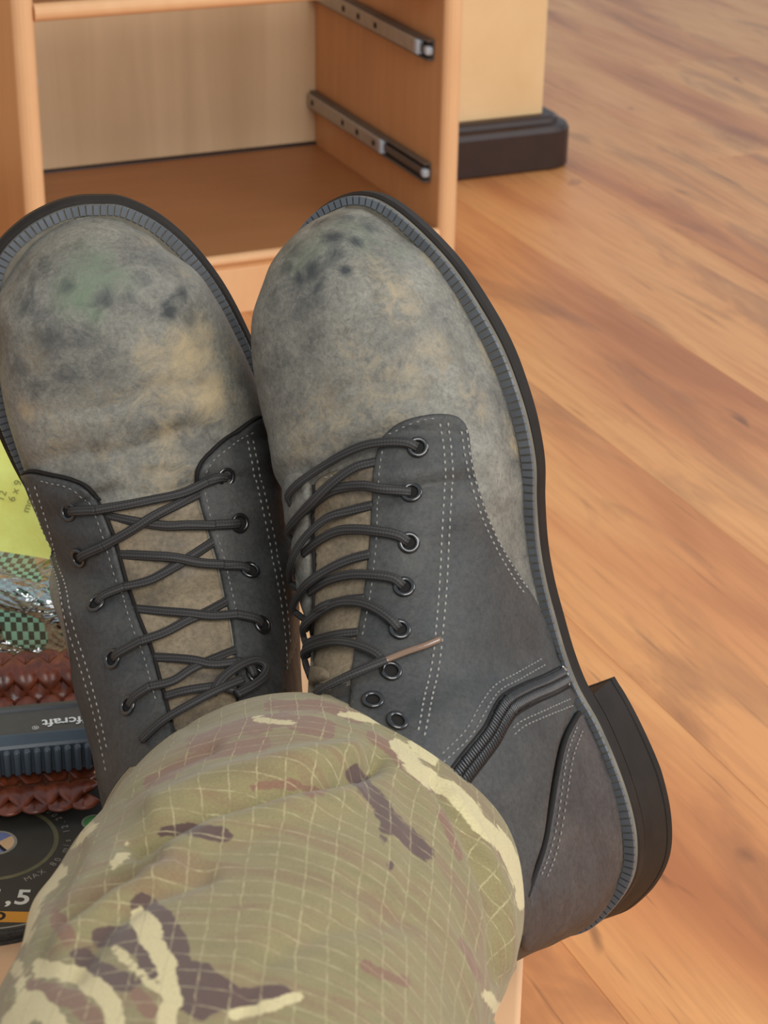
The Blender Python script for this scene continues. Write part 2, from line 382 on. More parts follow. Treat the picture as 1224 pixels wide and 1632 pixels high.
MM = 0.001
class Boot:
    def __init__(s, Rm, T, scale, right, left, label, insT=4.0, ins=6.5, W=(0, 0, 0, 38, 38, 38, 38, 39, 41, 43, 45, 46, 46), dW=(0, 0), flare=1.2, cut=0, instep=0.0):
        s.instep = instep
        s.cut = cut; s.W, s.dW, s.flare = W, dW, flare
        s.sc = scale*MM; s.R = np.array(Rm); s.T = CP+(np.array(T)-CP)*scale
        s.root = empty('boot'); m = Matrix.Identity(4)
        for i in range(3):
            for j in range(3): m[i][j] = s.R[i, j]
            m[i][3] = s.T[i]
        s.root.matrix_world = m
        tag(s.root, label, 'boot')
        s.right, s.left = np.array(right, float), np.array(left, float)   # outline tables (x, y), toe to heel
        s.ins, s.insT = ins, insT
        s.outline = cr(np.vstack([s.right, s.left[::-1][1:-1]]), 420, True)
        s.upper()
    def toloc(s, P): return (np.asarray(P)-s.T)@s.R
    def toworld(s, L): return np.asarray(L)@s.R.T+s.T
    def xr(s, y): return np.interp(y, s.right[::-1, 1], s.right[::-1, 0])
    def xl(s, y): return np.interp(y, s.left[::-1, 1], s.left[::-1, 0])
    def inset(s, d):
        """outline moved inwards by d(y) mm"""
        O = s.outline; t = np.roll(O, -1, 0)-np.roll(O, 1, 0); t /= np.linalg.norm(t, axis=1)[:, None]
        n = np.stack([-t[:, 1], t[:, 0]], 1)
        if ((O-O.mean(0))*n).sum() > 0: n = -n
        return O+n*np.asarray(d)[:, None] if hasattr(d, '__len__') else O+n*d
    def insd(s, y): return np.clip(np.interp(y, [0, 40, 120, 240, 312], [5.0, 5.5, 4.0, s.ins, s.insT]), 0, 20)
    def upper(s):
        tip = s.outline[:, 1].max(); tipx = s.outline[s.outline[:, 1].argmax(), 0]
        rows = []
        hs = [(0, 2), (0.5, 9), (1.4, 17), (3.5, 26), (7, 34), (12, 41), (19, 47), (29, 52), (42, 55.5), (58, 57.5), (76, 59.5), (95, 63), (114, 69), (130, 75.5), (143, 82)]
        yt = tip-s.insT
        for q, h in hs:
            y = yt-q; i = s.insd(y)
            a, b = s.xr(y+i*0.9 if q < 20 else y)-i, s.xl(y+i*0.9 if q < 20 else y)+i
            hb = max((a-b)/2, 1.5)*1.0
            p = np.interp(q, [0, 40, 120], [2.5, 2.45, 2.15]); ex = s.instep*np.interp(q, [85, 143], [0, 1])
            rows.append((y, 0.0, y-0.06*h+(2 if q > 100 else 0), h, hb, hb+ex+np.interp(q, [0, 60, 140], [1.5, 2.0, 1.0]), hb+ex*0.5+np.interp(q, [0, 60, 140], [1.5, 2.0, 1.0]), 0.24, p, (a+b)/2, (a+b)/2*0.8))
        fan = [(150, 0, 153.5, 92, 0.28, 2.05, 0), (130, 0, 142, 104, 0.32, 2.0, -1), (106, 0, 131.5, 118, 0.36, 1.95, -1), (82, 0, 123.5, 132, 0.40, 1.95, 36.0), (56, 0, 118, 146, 0.42, 1.95, 36.0),
               (30, 0, 114.5, 160, 0.44, 1.95, 36.5), (8, 0, 112.5, 174, 0.46, 1.95, 37), (-1.5, 12, 111, 188, 0.48, 1.98, 38), (-1.0, 32, 110.5, 201, 0.5, 2.0, 39.5),
               (4.0, 56, 110.5, 213, 0.5, 2.0, 41), (9, 84, 111, 224, 0.5, 2.0, 43), (12, 112, 112, 234, 0.5, 2.0, 45), (4, 145, 113, 243, 0.5, 2.0, 46)]
        for (By, Bz, Ty, Tz, c, p, _), W in zip(fan, s.W):
            i = s.insd(max(By, 0)); a, b = s.xr(max(By, 3))-i, s.xl(max(By, 3))+i
            hb = (a-b)/2; xc = (a+b)/2
            if Bz > 0: hb = max(0.3, hb*(1-Bz/26.0))
            if Bz == 0 and By < 10: hb *= 0.92
            Wd = hb if W <= 0 else W
            k = 0.5 if By > 110 else 1.0
            rows.append((By, Bz, Ty, Tz, hb, Wd+s.dW[0]*k, Wd+s.dW[1]*k, c, p, xc, xc*0.35))
        if s.cut: rows = rows[:-s.cut]
        s.rows = np.array(rows); n = 190
        # interpolate every column along a common parameter
        key = np.r_[0, np.cumsum(np.linalg.norm(np.diff(s.rows[:, :4], axis=0), axis=1)+0.5)]
        P = s.rows; nn = len(P); q = np.linspace(0, key[-1], n)
        q = key[-1]*(0.25*(q/key[-1])**2+0.75*(q/key[-1]))
        sec = np.zeros((n, P.shape[1]))
        dk = np.gradient(P, key, axis=0)
        for k, x in enumerate(q):
            i = min(max(np.searchsorted(key, x)-1, 0), nn-2); h = key[i+1]-key[i]; t = (x-key[i])/h
            h00, h10, h01, h11 = 2*t**3-3*t**2+1, t**3-2*t**2+t, -2*t**3+3*t**2, t**3-t**2
            sec[k] = h00*P[i]+h10*h*dk[i]+h01*P[i+1]+h11*h*dk[i+1]
        NA = 84
        a = np.linspace(0, 1, NA//2+1)
        V = np.zeros((n, NA+1, 3))
        for k in range(n):
            By, Bz, Ty, Tz, hb, Wr, Wl, c, p, xb, xt = sec[k]
            hb = max(hb, 0.2); W = max((Wr+Wl)/2, 0.4)
            lo = a < 0.3
            tl = np.clip(a/0.3, 0, 1)
            t_lo = c*np.where(hb > 0.6*W, tl, 1-np.cos(tl*math.pi/2))
            th = np.clip((a-0.3)/0.7, 0, 1)*math.pi/2
            t_hi = c+(1-c)*np.sin(th)**(2/p)
            wide = lambda Q: np.where(lo, hb+(Q-hb)*np.sqrt(np.clip(1-((c-t_lo)/c)**2, 0, 1)), Q*np.clip(np.cos(th), 0, 1)**(2/p))
            t = np.where(lo, t_lo, t_hi)
            x0 = xb*(1-t)+xt*t
            R_ = np.stack([x0+wide(max(Wr, 0.4)), By+(Ty-By)*t, Bz+(Tz-Bz)*t], 1)
            L_ = np.stack([x0-wide(max(Wl, 0.4)), By+(Ty-By)*t, Bz+(Tz-Bz)*t], 1)
            V[k] = np.vstack([R_, L_[::-1][1:]])
        # worn-in shape: flex creases over the vamp, slight unevenness
        x, y, z = V[..., 0], V[..., 1], V[..., 2]
        amp = np.clip((z-12)/30, 0, 1)
        dz = np.zeros_like(z)
        for y0, kx, sg, am in s.creases: dz += am*np.exp(-((y-y0+kx*x*x+3*np.sin(x*0.11+y0))/sg)**2)
        V[..., 2] += dz*amp*np.exp(-(np.maximum(y-240, 0)/20)**2)
        s.V = V; s.n, s.na = n, NA+1
        Fc = [(i*s.na+j, i*s.na+j+1, (i+1)*s.na+j+1, (i+1)*s.na+j) for i in range(n-1) for j in range(s.na-1)]
        Fc.append(tuple(range(s.na)))
        Lv = V.reshape(-1, 3)*s.sc
        s.bvh = BVHTree.FromPolygons([Vector(v) for v in Lv], Fc)
        s.Lv = Lv
        s.up = mesh('upper', Lv, Fc, M_VAMP, s.root); s.up.data.materials.append(M_QUART)
        for p in s.up.data.polygons:
            c = p.center/s.sc
            if c.y < 118 or c.z > 112: p.material_index = 1
    creases = [(216, 0.004, 4.0, -2.2), (206, 0.005, 3.6, 1.6), (196, 0.005, 3.6, -2.2), (227, 0.003, 5, 1.1), (187, 0.004, 4, 1.2), (236, 0.003, 3, -0.8)]
    # -- picking points on the leather
    def hit(s, x, y, off=0.0, bvh=None):
        bvh = bvh or s.bvh
        o = s.toloc(CP); d = s.R.T@ray(x, y); d /= np.linalg.norm(d)
        loc, nor, idx, dist = bvh.ray_cast(Vector(o), Vector(d))
        if loc is None:
            best = None
            for k in np.linspace(0.5, 1.05, 111):
                p = Vector(o+d*k); r = bvh.find_nearest(p)
                if r[0] is not None and (best is None or r[3] < best[3]): best = r
            loc, nor = best[0], best[1]
        nor = np.array(nor); 
        if nor@np.array(loc-Vector(s.axis(loc))) < 0: nor = -nor
        return np.array(loc)+nor*off*s.sc, nor
    def axis(s, p):
        y = p[1]/s.sc; z = p[2]/s.sc
        return np.array([0, (y if y > 120 else 58)*1.0, (18 if y > 120 else max(z, 20))])*s.sc
    def stains(s, obj, blobs):
        Lv = np.array([v.co for v in obj.data.vertices]); C4 = np.zeros((len(Lv), 4)); C4[:, 3] = 1
        for ch, x, y, rad, st in blobs:
            p, _ = s.hit(x, y)
            d = np.linalg.norm(Lv-p, axis=1)/(rad/3900.0)
            C4[:, ch] = np.maximum(C4[:, ch], st*np.exp(-d**2))
        a = obj.data.color_attributes.new('stain', 'FLOAT_COLOR', 'POINT'); a.data.foreach_set('color', C4.ravel())
    def patch(s, name, poly, thick, mat, step=7.0, close=True, base=-0.4, parent=None, lift=None):
        """a leather panel of real thickness laid over the upper"""
        P = cr(poly, max(12, int(plen(poly+[poly[0]])/step)), True) if close else np.array(poly, float)
        c2 = P.mean(0)
        lo, hi = P.min(0), P.max(0)
        def inside(q):
            x, y = q; r = False; j = len(P)-1
            for i in range(len(P)):
                if (P[i, 1] > y) != (P[j, 1] > y) and x < (P[j, 0]-P[i, 0])*(y-P[i, 1])/(P[j, 1]-P[i, 1])+P[i, 0]: r = not r
                j = i
            return r
        def dmin(q): return np.min(np.linalg.norm(P-q, axis=1))
        pts = [Vector(p) for p in P]; nb = len(P)
        # a ring just inside the edge gives the rounded rim
        t = np.roll(P, -1, 0)-np.roll(P, 1, 0); t /= np.linalg.norm(t, axis=1)[:, None]+1e-9
        nrm = np.stack([-t[:, 1], t[:, 0]], 1)
        area_ = 0.5*np.sum(P[:, 0]*np.roll(P[:, 1], -1)-np.roll(P[:, 0], -1)*P[:, 1])
        if area_ < 0: nrm = -nrm
        for q in P+nrm*2.6:
            if inside(q) and dmin(q) > 1.8: pts.append(Vector(q))
        gx = np.arange(lo[0], hi[0], step); gy = np.arange(lo[1], hi[1], step)
        for yi, y in enumerate(gy):
            for x in gx+(step/2 if yi % 2 else 0):
                q = np.array([x, y])
                if inside(q) and dmin(q) > 5.2: pts.append(Vector(q))
        vs, es, fs, *_ = delaunay_2d_cdt(pts, [(i, (i+1) % nb) for i in range(nb)], [list(range(nb))], 1, 1e-5)
        top, bot = [], []
        for i, v in enumerate(vs):
            p, n_ = s.hit(v.x, v.y)
            e = dmin(np.array(v)) < 1.0
            k = thick*(0.55 if e else 1.0)
            if lift is not None: k += lift(v.x, v.y)
            top.append(p+n_*k*s.sc); bot.append(p+n_*base*s.sc)
        nv = len(vs); Fc = [tuple(f) for f in fs]
        cnt = {}
        for f in fs:
            for a, b in zip(f, list(f[1:])+[f[0]]): cnt[(a, b)] = 1
        rim = [(a, b) for (a, b) in cnt if (b, a) not in cnt]
        Fc += [(b, a, a+nv, b+nv) for a, b in rim]
        me = mesh(name, top+bot, Fc, mat, parent or s.root)
        bm = bmesh.new(); bm.from_mesh(me.data); bmesh.ops.recalc_face_normals(bm, faces=bm.faces); bm.to_mesh(me.data); bm.free()
        return me
    def line3(s, px, off=0.3, step=3.0, bvh=None):
        P = cr(px, max(4, int(plen(px)/step)))
        o = [s.hit(x, y, 0, bvh) for x, y in P]
        N = np.array([n for _, n in o]); L = np.array([p for p, _ in o])+N*off*s.sc
        return L, N
    def seam(s, px, width, height, mat, name='seam', off=0.0, parent=None):
        L, N = s.line3(px, off, 4)
        return ribbon(name, L, N, width*s.sc, height*s.sc, mat, parent or s.root)
    def stitch(s, lines, mat, name='stitching', pitch=3.0, wid=0.75, off=1.6, bvh=None):
        V, Fc = [], []
        for px in lines:
            L, N = s.line3(px, off, 3, bvh)
            sl = np.r_[0, np.cumsum(np.linalg.norm(np.diff(L, axis=0), axis=1))]
            m = int(sl[-1]/(pitch*s.sc))
            for k in range(m):
                u0, u1 = (k+0.18)*pitch*s.sc, (k+0.82)*pitch*s.sc
                f = lambda u, A: np.array([np.interp(u, sl, A[:, c]) for c in range(3)])
                a, b_, n_ = f(u0, L), f(u1, L), f((u0+u1)/2, N)
                t = (b_-a); t /= np.linalg.norm(t)+1e-9; sd = np.cross(t, n_); sd /= np.linalg.norm(sd)+1e-9
                w_ = wid*s.sc/2; h_ = 0.35*s.sc; i0 = len(V); mid = (a+b_)/2
                V += [a-n_*h_, mid+sd*w_, b_-n_*h_, mid-sd*w_, mid+n_*h_, a*0.75+b_*0.25+n_*h_*0.8+sd*w_*0.7, a*0.75+b_*0.25+n_*h_*0.8-sd*w_*0.7, a*0.25+b_*0.75+n_*h_*0.8+sd*w_*0.7, a*0.25+b_*0.75+n_*h_*0.8-sd*w_*0.7]
                Fc += [tuple(i0+q for q in f_) for f_ in ((0, 5, 6), (5, 7, 8, 6), (7, 2, 8), (0, 1, 5), (5, 1, 7), (7, 1, 2), (0, 6, 3), (6, 8, 3), (8, 2, 3))]
        o = mesh(name, V, Fc, mat, s.root); tag(o, kind='stuff'); return o
    def soles(s, breast=88, hz=-39.0, oz=-11.0):
        """welt strip, its moulded ribs, outsole and stacked heel"""
        O = s.outline; y = O[:, 1]
        n = len(O)
        def loop(P, z): return np.c_[P, np.full(n, z)] if not hasattr(z, '__len__') else np.c_[P, z]
        def tube(loops, capt=True, capb=True):
            V = np.vstack(loops)*s.sc; Fc = []
            for k in range(len(loops)-1):
                for i in range(n): j = (i+1) % n; Fc.append((k*n+i, k*n+j, (k+1)*n+j, (k+1)*n+i))
            if capt: Fc.append(tuple(range(n)))
            if capb: Fc.append(tuple(range(len(loops)*n-1, (len(loops)-1)*n-1, -1)))
            return V, Fc
        ins = s.insd(y); fl = s.flare*np.clip((y-150)/100, 0, 1)
        welt = mesh('welt', *tube([loop(s.inset(ins+2.5), 0.6), loop(s.inset(ins-0.2), 0.7), loop(s.inset(1.0), 0.4), loop(s.inset(0.2), -0.4), loop(s.inset(0.2), -3.4)]), M_WELTGAP, s.root, False)
        out = mesh('outsole', *tube([loop(s.inset(1.0), -2.4), loop(s.inset(0.1-fl*0.5), -2.8), loop(s.inset(-0.3-fl), -4.2), loop(s.inset(-0.3-fl), oz+1.5), loop(s.inset(0.8-fl), oz)]), M_RUBBER, s.root, False)
        # ribs
        inn, outr = s.inset(ins-0.3), s.inset(0.0)
        sl = np.r_[0, np.cumsum(np.linalg.norm(np.diff(np.vstack([O, O[:1]]), axis=0), axis=1))]
        m = int(round(sl[-1]/3.2)); pitch = sl[-1]/m; V, Fc = [], []
        inc, ouc = np.vstack([inn, inn[:1]]), np.vstack([outr, outr[:1]])
        f = lambda u, A: np.array([np.interp(u, sl, A[:, c]) for c in range(2)])
        for k in range(m):
            u = (k+0.5)*pitch; a, b_ = u-pitch*0.42, u+pitch*0.42
            q = [f(a, inc), f(b_, inc), f(b_, ouc), f(a, ouc)]; ctr = sum(q)/4
            i0 = len(V)
            V += [(*p, 0.2) for p in q]+[(*(ctr+(p-ctr)*0.9), 1.5) for p in q]
            Fc += [tuple(i0+e for e in g) for g in ((4, 5, 6, 7), (0, 1, 5, 4), (1, 2, 6, 5), (2, 3, 7, 6), (3, 0, 4, 7))]
        rb = mesh('welt_ribs', np.array(V)*s.sc, Fc, M_WELT, s.root, False); tag(rb, kind='stuff')
        # heel block
        sel = s.inset(0.0); hp = sel[sel[:, 1] < breast]
        # order from one side round the back to the other
        k0 = np.where((sel[:, 1] >= breast) & (np.roll(sel[:, 1], -1) < breast))[0][0]
        idx = [(k0+1+i) % n for i in range(n) if sel[(k0+1+i) % n, 1] < breast][:len(hp)]
        hp = sel[idx]; x0, x1 = hp[0, 0], hp[-1, 0]
        br = [(x1+(x0-x1)*t, breast-3.0*math.sin(math.pi*t)) for t in np.linspace(0, 1, 9)[1:-1]]
        hp = np.vstack([hp, br]); c = hp.mean(0); N = len(hp)
        V, Fc = [], []
        lv = [(0.0, oz+0.4), (0.0, oz-2), (-0.2, oz-8), (-0.3, hz+7.5), (0.5, hz+7.0), (0.5, hz+6.2), (-0.3, hz+5.8), (-0.3, hz+1.5), (1.6, hz)]
        for d, z in lv:
            q = c+(hp-c)*(1-d/40.0); q = q.copy(); fr = (oz-z)/(oz-hz); q[:, 1] -= 6.5*fr*np.clip((50-q[:, 1])/50, 0, 1); q[:, 0] *= 1+0.02*fr-0.07*fr*np.clip((q[:, 1]-45)/40, 0, 1); V += [(*p, z) for p in q]
        for k in range(len(lv)-1):
            for i in range(N): j = (i+1) % N; Fc.append((k*N+i, k*N+j, (k+1)*N+j, (k+1)*N+i))
        Fc.append(tuple(range(N))); Fc.append(tuple(range(len(lv)*N-1, (len(lv)-1)*N-1, -1)))
        mesh('heel', np.array(V)*s.sc, Fc, M_RUBBER, s.root, False)
    def eyelets(s, pts, off=2.2, rad=3.3):
        bm = bmesh.new(); NU, NV = 24, 8
        vv = [[bm.verts.new(((rad+0.95*math.cos(v))*math.cos(u)*s.sc, (rad+0.95*math.cos(v))*math.sin(u)*s.sc, (0.5+0.75*math.sin(v))*s.sc)) for v in np.linspace(0, 2*math.pi, NV, endpoint=False)] for u in np.linspace(0, 2*math.pi, NU, endpoint=False)]
        for i in range(NU):
            for j in range(NV): bm.faces.new((vv[i][j], vv[(i+1) % NU][j], vv[(i+1) % NU][(j+1) % NV], vv[i][(j+1) % NV]))
        me = bpy.data.meshes.new('eyelet'); bmesh.ops.recalc_face_normals(bm, faces=bm.faces); bm.to_mesh(me); bm.free()
        me.polygons.foreach_set('use_smooth', [True]*len(me.polygons)); me.materials.append(M_EYELET)
        bm = bmesh.new(); bmesh.ops.create_circle(bm, cap_ends=True, segments=20, radius=(rad-0.3)*s.sc); hm = bpy.data.meshes.new('eyelet_hole'); bm.to_mesh(hm); bm.free(); hm.materials.append(M_HOLE)
        for x, y in pts:
            p, n_ = s.hit(x, y, off)
            _, n2 = s.hit(x+14, y); _, n3 = s.hit(x-14, y); n_ = n_+n2+n3; n_ /= np.linalg.norm(n_)
            o = link('eyelet', me, None, s.root); o.location = p; o.rotation_euler = Vector(n_).to_track_quat('Z', 'Y').to_euler()
            h = link('eyelet_hole', hm, None, o); h.location = (0, 0, 0.15*s.sc)
    def cord(s, segs, name='lace', rad=1.9, mat=None):
        """segs: lists of (x, y, lift mm) picked on the boot; taut=True keeps the middle straight"""
        V, Fc, UV = [], [], []
        for seg in segs:
            taut = seg[0] == 'taut'; pts = seg[1:] if taut else seg
            H = [s.hit(p[0], p[1], p[2]) for p in pts]
            Q = np.array([h[0] for h in H]); N = np.array([h[1] for h in H])
            if taut:      # straight between its ends, held above the leather
                o = s.toloc(CP); e0, e1 = np.linalg.norm(Q[0]-o), np.linalg.norm(Q[-1]-o)
                for k in range(1, len(Q)-1):
                    u = np.linalg.norm(np.array(pts[k][:2])-np.array(pts[0][:2]))/np.linalg.norm(np.array(pts[-1][:2])-np.array(pts[0][:2]))
                    d = s.R.T@ray(*pts[k][:2]); d /= np.linalg.norm(d); Q[k] = o+d*min((e0*(1-u)+e1*u), np.linalg.norm(Q[k]-o))
            m = max(10, int(plen(Q)/(1.2*s.sc)))
            L = cr(Q, m); Nn = cr(N, m)
            tube_into(V, Fc, UV, L, Nn, rad*s.sc, rad*0.62*s.sc)
        return uvmesh(name, V, Fc, UV, mat or M_LACE, s.root)

def tube_into(V, Fc, UV, L, N, ra, rb, k=10):
    m = len(L); T = np.gradient(L, axis=0); T /= np.linalg.norm(T, axis=1)[:, None]+1e-12
    S = np.cross(T, N); S /= np.linalg.norm(S, axis=1)[:, None]+1e-12; B = np.cross(S, T)
    i0 = len(V); u = np.r_[0, np.cumsum(np.linalg.norm(np.diff(L, axis=0), axis=1))]
    for i in range(m):
        for j in range(k):
            a = 2*math.pi*j/k; V.append(L[i]+S[i]*ra*math.cos(a)+B[i]*rb*math.sin(a))
    for i in range(m-1):
        for j in range(k):
            j2 = (j+1) % k; Fc.append((i0+i*k+j, i0+i*k+j2, i0+(i+1)*k+j2, i0+(i+1)*k+j))
            UV.append([(j/k, u[i]), ((j+1)/k, u[i]), ((j+1)/k, u[i+1]), (j/k, u[i+1])])
    for e in (0, m-1):
        f = tuple(i0+e*k+j for j in range(k)); Fc.append(f[::-1] if e == 0 else f); UV.append([(0.5, u[e])]*k)
def uvmesh(name, V, Fc, UV, mat, parent=None, smooth=True):
    me = bpy.data.meshes.new(name); me.from_pydata([tuple(map(float, v)) for v in V], [], Fc); me.update()
    l = me.uv_layers.new(name='UVMap'); flat = [c for f in UV for uv in f for c in uv]
    l.data.foreach_set('uv', flat)
    if smooth: me.polygons.foreach_set('use_smooth', [True]*len(me.polygons))
    return link(name, me, mat, parent)
def ribbon(name, L, N, wd, ht, mat, parent):
    V, Fc, UV = [], [], []; tube_into(V, Fc, UV, L, N, wd/2, ht, 8)
    return uvmesh(name, V, Fc, UV, mat, parent)

# ------------------------------------------------------------------ the boot with the zip (left foot, crossed over)
RA = [[0.8194738264139775, -0.32731633645886843, -0.4704536786013895], [-0.34159991532949946, 0.38016597980275035, -0.8595250581847477], [0.4601870768169327, 0.8650652251060376, 0.19972483732106733]]
TA = [0.08319034986149586, 0.658433499965359, 0.26031241921411824]
A = Boot(RA, TA, 1.0,
         [(0, 316), (11, 313), (20, 305.5), (30, 291), (39, 273), (45.5, 252), (49, 235), (50, 218), (49.5, 203), (47, 187), (42, 172), (37.5, 155), (35, 139), (34, 123), (33.5, 107), (34.5, 93), (38, 78), (40, 61), (40.5, 43), (38.5, 27), (33, 13), (23, 2.5), (8, -6.5), (-3, -9)],
         [(0, 316), (-15, 314), (-29, 306), (-41, 291), (-50, 270), (-56, 246), (-58, 220), (-57, 195), (-53, 165), (-48, 135), (-44, 105), (-41, 75), (-40, 45), (-37.5, 25), (-31, 8), (-22, -3), (-12, -8), (-3, -9)],
         'scuffed grey leather boot with black side zip and heel block, right one of the pair', 4.0, 6.8, dW=(1, 0), cut=2)
A.soles()
RB = [[0.9618495726380932, -0.13966266651816725, 0.23524399927937165], [0.25394854689878305, 0.13594836755698178, -0.9576158817013156], [0.10176214985894515, 0.980822298349516, 0.16622901045382715]]
TB = [-0.08494510084475257, 0.7748632805550094, 0.21378521184265473]
B = Boot(RB, TB, 0.97,
         [(-8, 309.5), (2, 308.5), (12, 306), (25, 297), (37, 283), (47, 265), (54, 246), (59, 229), (61.5, 215), (63, 200), (61.5, 180), (57, 155), (51, 125), (46, 95), (42, 70), (40, 50), (38.5, 30), (33, 12), (22, 0), (8, -6), (0, -7)],
         [(-8, 309.5), (-19, 308), (-32, 303), (-45, 293), (-54, 276), (-59, 252), (-59.5, 226), (-55, 200), (-48, 175), (-42, 150), (-38.5, 120), (-38, 90), (-38, 60), (-38, 32), (-32, 11), (-21, -1), (-9, -6), (0, -7)],
         'scuffed grey leather boot with zigzag laces seen from above, left one of the pair', 5.0, 6.6,
         W=(56, 54, 51.5, 49, 47.5, 47, 46.5, 46, 46, 46, 46, 46, 46), flare=3.0, cut=5, instep=6.0)
B.soles()
# ---- stitched panels, eyelets, laces of the zip boot
A.stains(A.up, [(0, 640, 470, 60, .5), (0, 600, 430, 45, .35), (0, 560, 560, 50, .35), (0, 700, 560, 60, .45), (0, 640, 600, 70, .4), (0, 800, 560, 35, .6), (0, 740, 480, 30, .5), (0, 690, 415, 25, .5), (0, 520, 640, 50, .4),
                (0, 480, 700, 60, .45), (0, 600, 640, 70, .4), (0, 820, 700, 40, .6), (0, 760, 640, 50, .35), (0, 540, 690, 50, .4),
                (1, 540, 345, 30, .6), (1, 515, 352, 26, .7), (1, 565, 385, 16, .8), (1, 480, 445, 22, .8), (1, 455, 430, 22, .6), (1, 600, 470, 12, .5), (1, 505, 460, 16, .7), (1, 660, 470, 22, .35), (1, 720, 540, 22, .5), (1, 690, 620, 40, .35), (1, 540, 620, 40, .35), (1, 530, 378, 22, .9), (1, 500, 430, 28, .9), (1, 535, 405, 18, .8), (1, 550, 432, 12, 1.0), (1, 590, 360, 25, .7), (1, 470, 400, 30, .6), (1, 470, 470, 40, .45), (1, 700, 505, 35, .45), (1, 640, 540, 30, .3), (1, 730, 570, 40, .4), (1, 500, 480, 30, .5), (1, 440, 470, 30, .5),
                (2, 490, 400, 60, .6), (2, 570, 370, 70, .5), (2, 640, 400, 50, .4)])
qa = A.patch('quarter', [(606, 712), (614, 692), (636, 674), (665, 664), (702, 660), (730, 667), (744, 690), (750, 738), (766, 800), (790, 860), (822, 915), (850, 960), (872, 1010), (892, 1062), (912, 1110), (905, 1135), (885, 1190), (872, 1260), (860, 1340), (842, 1400), (826, 1490), (700, 1440), (600, 1330), (560, 1200), (560, 1100), (568, 1030), (580, 960), (587, 900), (592, 840), (594, 790), (597, 745)], 2.2, M_QUART, 8)
A.patch('heel_counter', [(924, 1140), (950, 1190), (972, 1255), (986, 1325), (986, 1380), (966, 1425), (925, 1465), (880, 1492), (832, 1512), (836, 1440), (848, 1396), (866, 1340), (878, 1265), (893, 1190)], 1.9, M_COUNTER, 8)
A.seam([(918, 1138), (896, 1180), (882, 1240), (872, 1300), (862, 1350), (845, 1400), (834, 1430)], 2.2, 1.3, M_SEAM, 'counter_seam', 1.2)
A.patch('facing', [(456, 775), (462, 758), (478, 753), (490, 760), (496, 785), (494, 840), (497, 900), (495, 1000), (480, 1060), (462, 1065), (466, 1000), (470, 900), (466, 830)], 2.0, M_VAMP, 6)
A.patch('tongue', [(505, 768), (560, 745), (612, 735), (604, 800), (600, 860), (594, 930), (584, 990), (570, 1050), (540, 1090), (500, 1080), (501, 1000), (504, 900), (501, 830)], 0.9, M_TONGUE, 8)
A.patch('pull_tab', [(432, 1092), (450, 1072), (490, 1062), (520, 1066), (528, 1082), (500, 1092), (486, 1100), (470, 1118), (440, 1125)], 2.6, M_TONGUE, 6)
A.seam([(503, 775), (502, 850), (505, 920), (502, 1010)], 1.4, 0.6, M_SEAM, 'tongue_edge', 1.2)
A.stitch([[(698, 672), (706, 740), (704, 800), (700, 850), (697, 920), (692, 980), (686, 1040), (678, 1090), (668, 1140), (660, 1180)], [(710, 672), (717, 740), (715, 800), (711, 850), (708, 920), (703, 980), (697, 1040), (690, 1090), (680, 1140), (671, 1180)],
          [(730, 684), (739, 745), (757, 812), (782, 872), (812, 925), (832, 952)], [(738, 682), (746, 742), (763, 806), (788, 866), (818, 918), (838, 945)]], M_THREAD, 'stitching', 3.0, 0.9, 2.3)
A.stitch([[(612, 718), (606, 762), (603, 850), (597, 920), (590, 970), (578, 1030)], [(618, 694), (640, 679), (668, 670), (702, 666)], [(520, 765), (560, 752), (600, 742)]], M_THREADDK, 'edge_stitching', 3.0, 0.7, 2.2)
A.stitch([[(862, 1062), (820, 1088), (790, 1106), (766, 1140), (744, 1176), (712, 1208), (696, 1222)], [(856, 1052), (814, 1078), (782, 1098), (757, 1132), (735, 1168), (704, 1200), (690, 1214)],
          [(902, 1118), (860, 1136), (824, 1152), (806, 1166)], [(906, 1128), (862, 1145), (828, 1160), (810, 1175)], [(912, 1160), (897, 1200), (888, 1255), (880, 1310), (868, 1360), (852, 1402)], [(921, 1166), (906, 1206), (897, 1258), (888, 1314), (877, 1364), (861, 1405)]], M_THREADDK, 'zip_stitching', 3.2, 0.8, 2.4)
EA = [(665, 716), (657, 790), (651, 866), (644, 940), (636, 1008), (621, 1075), (594, 1124), (630, 1156)]
A.eyelets(EA, 2.5)
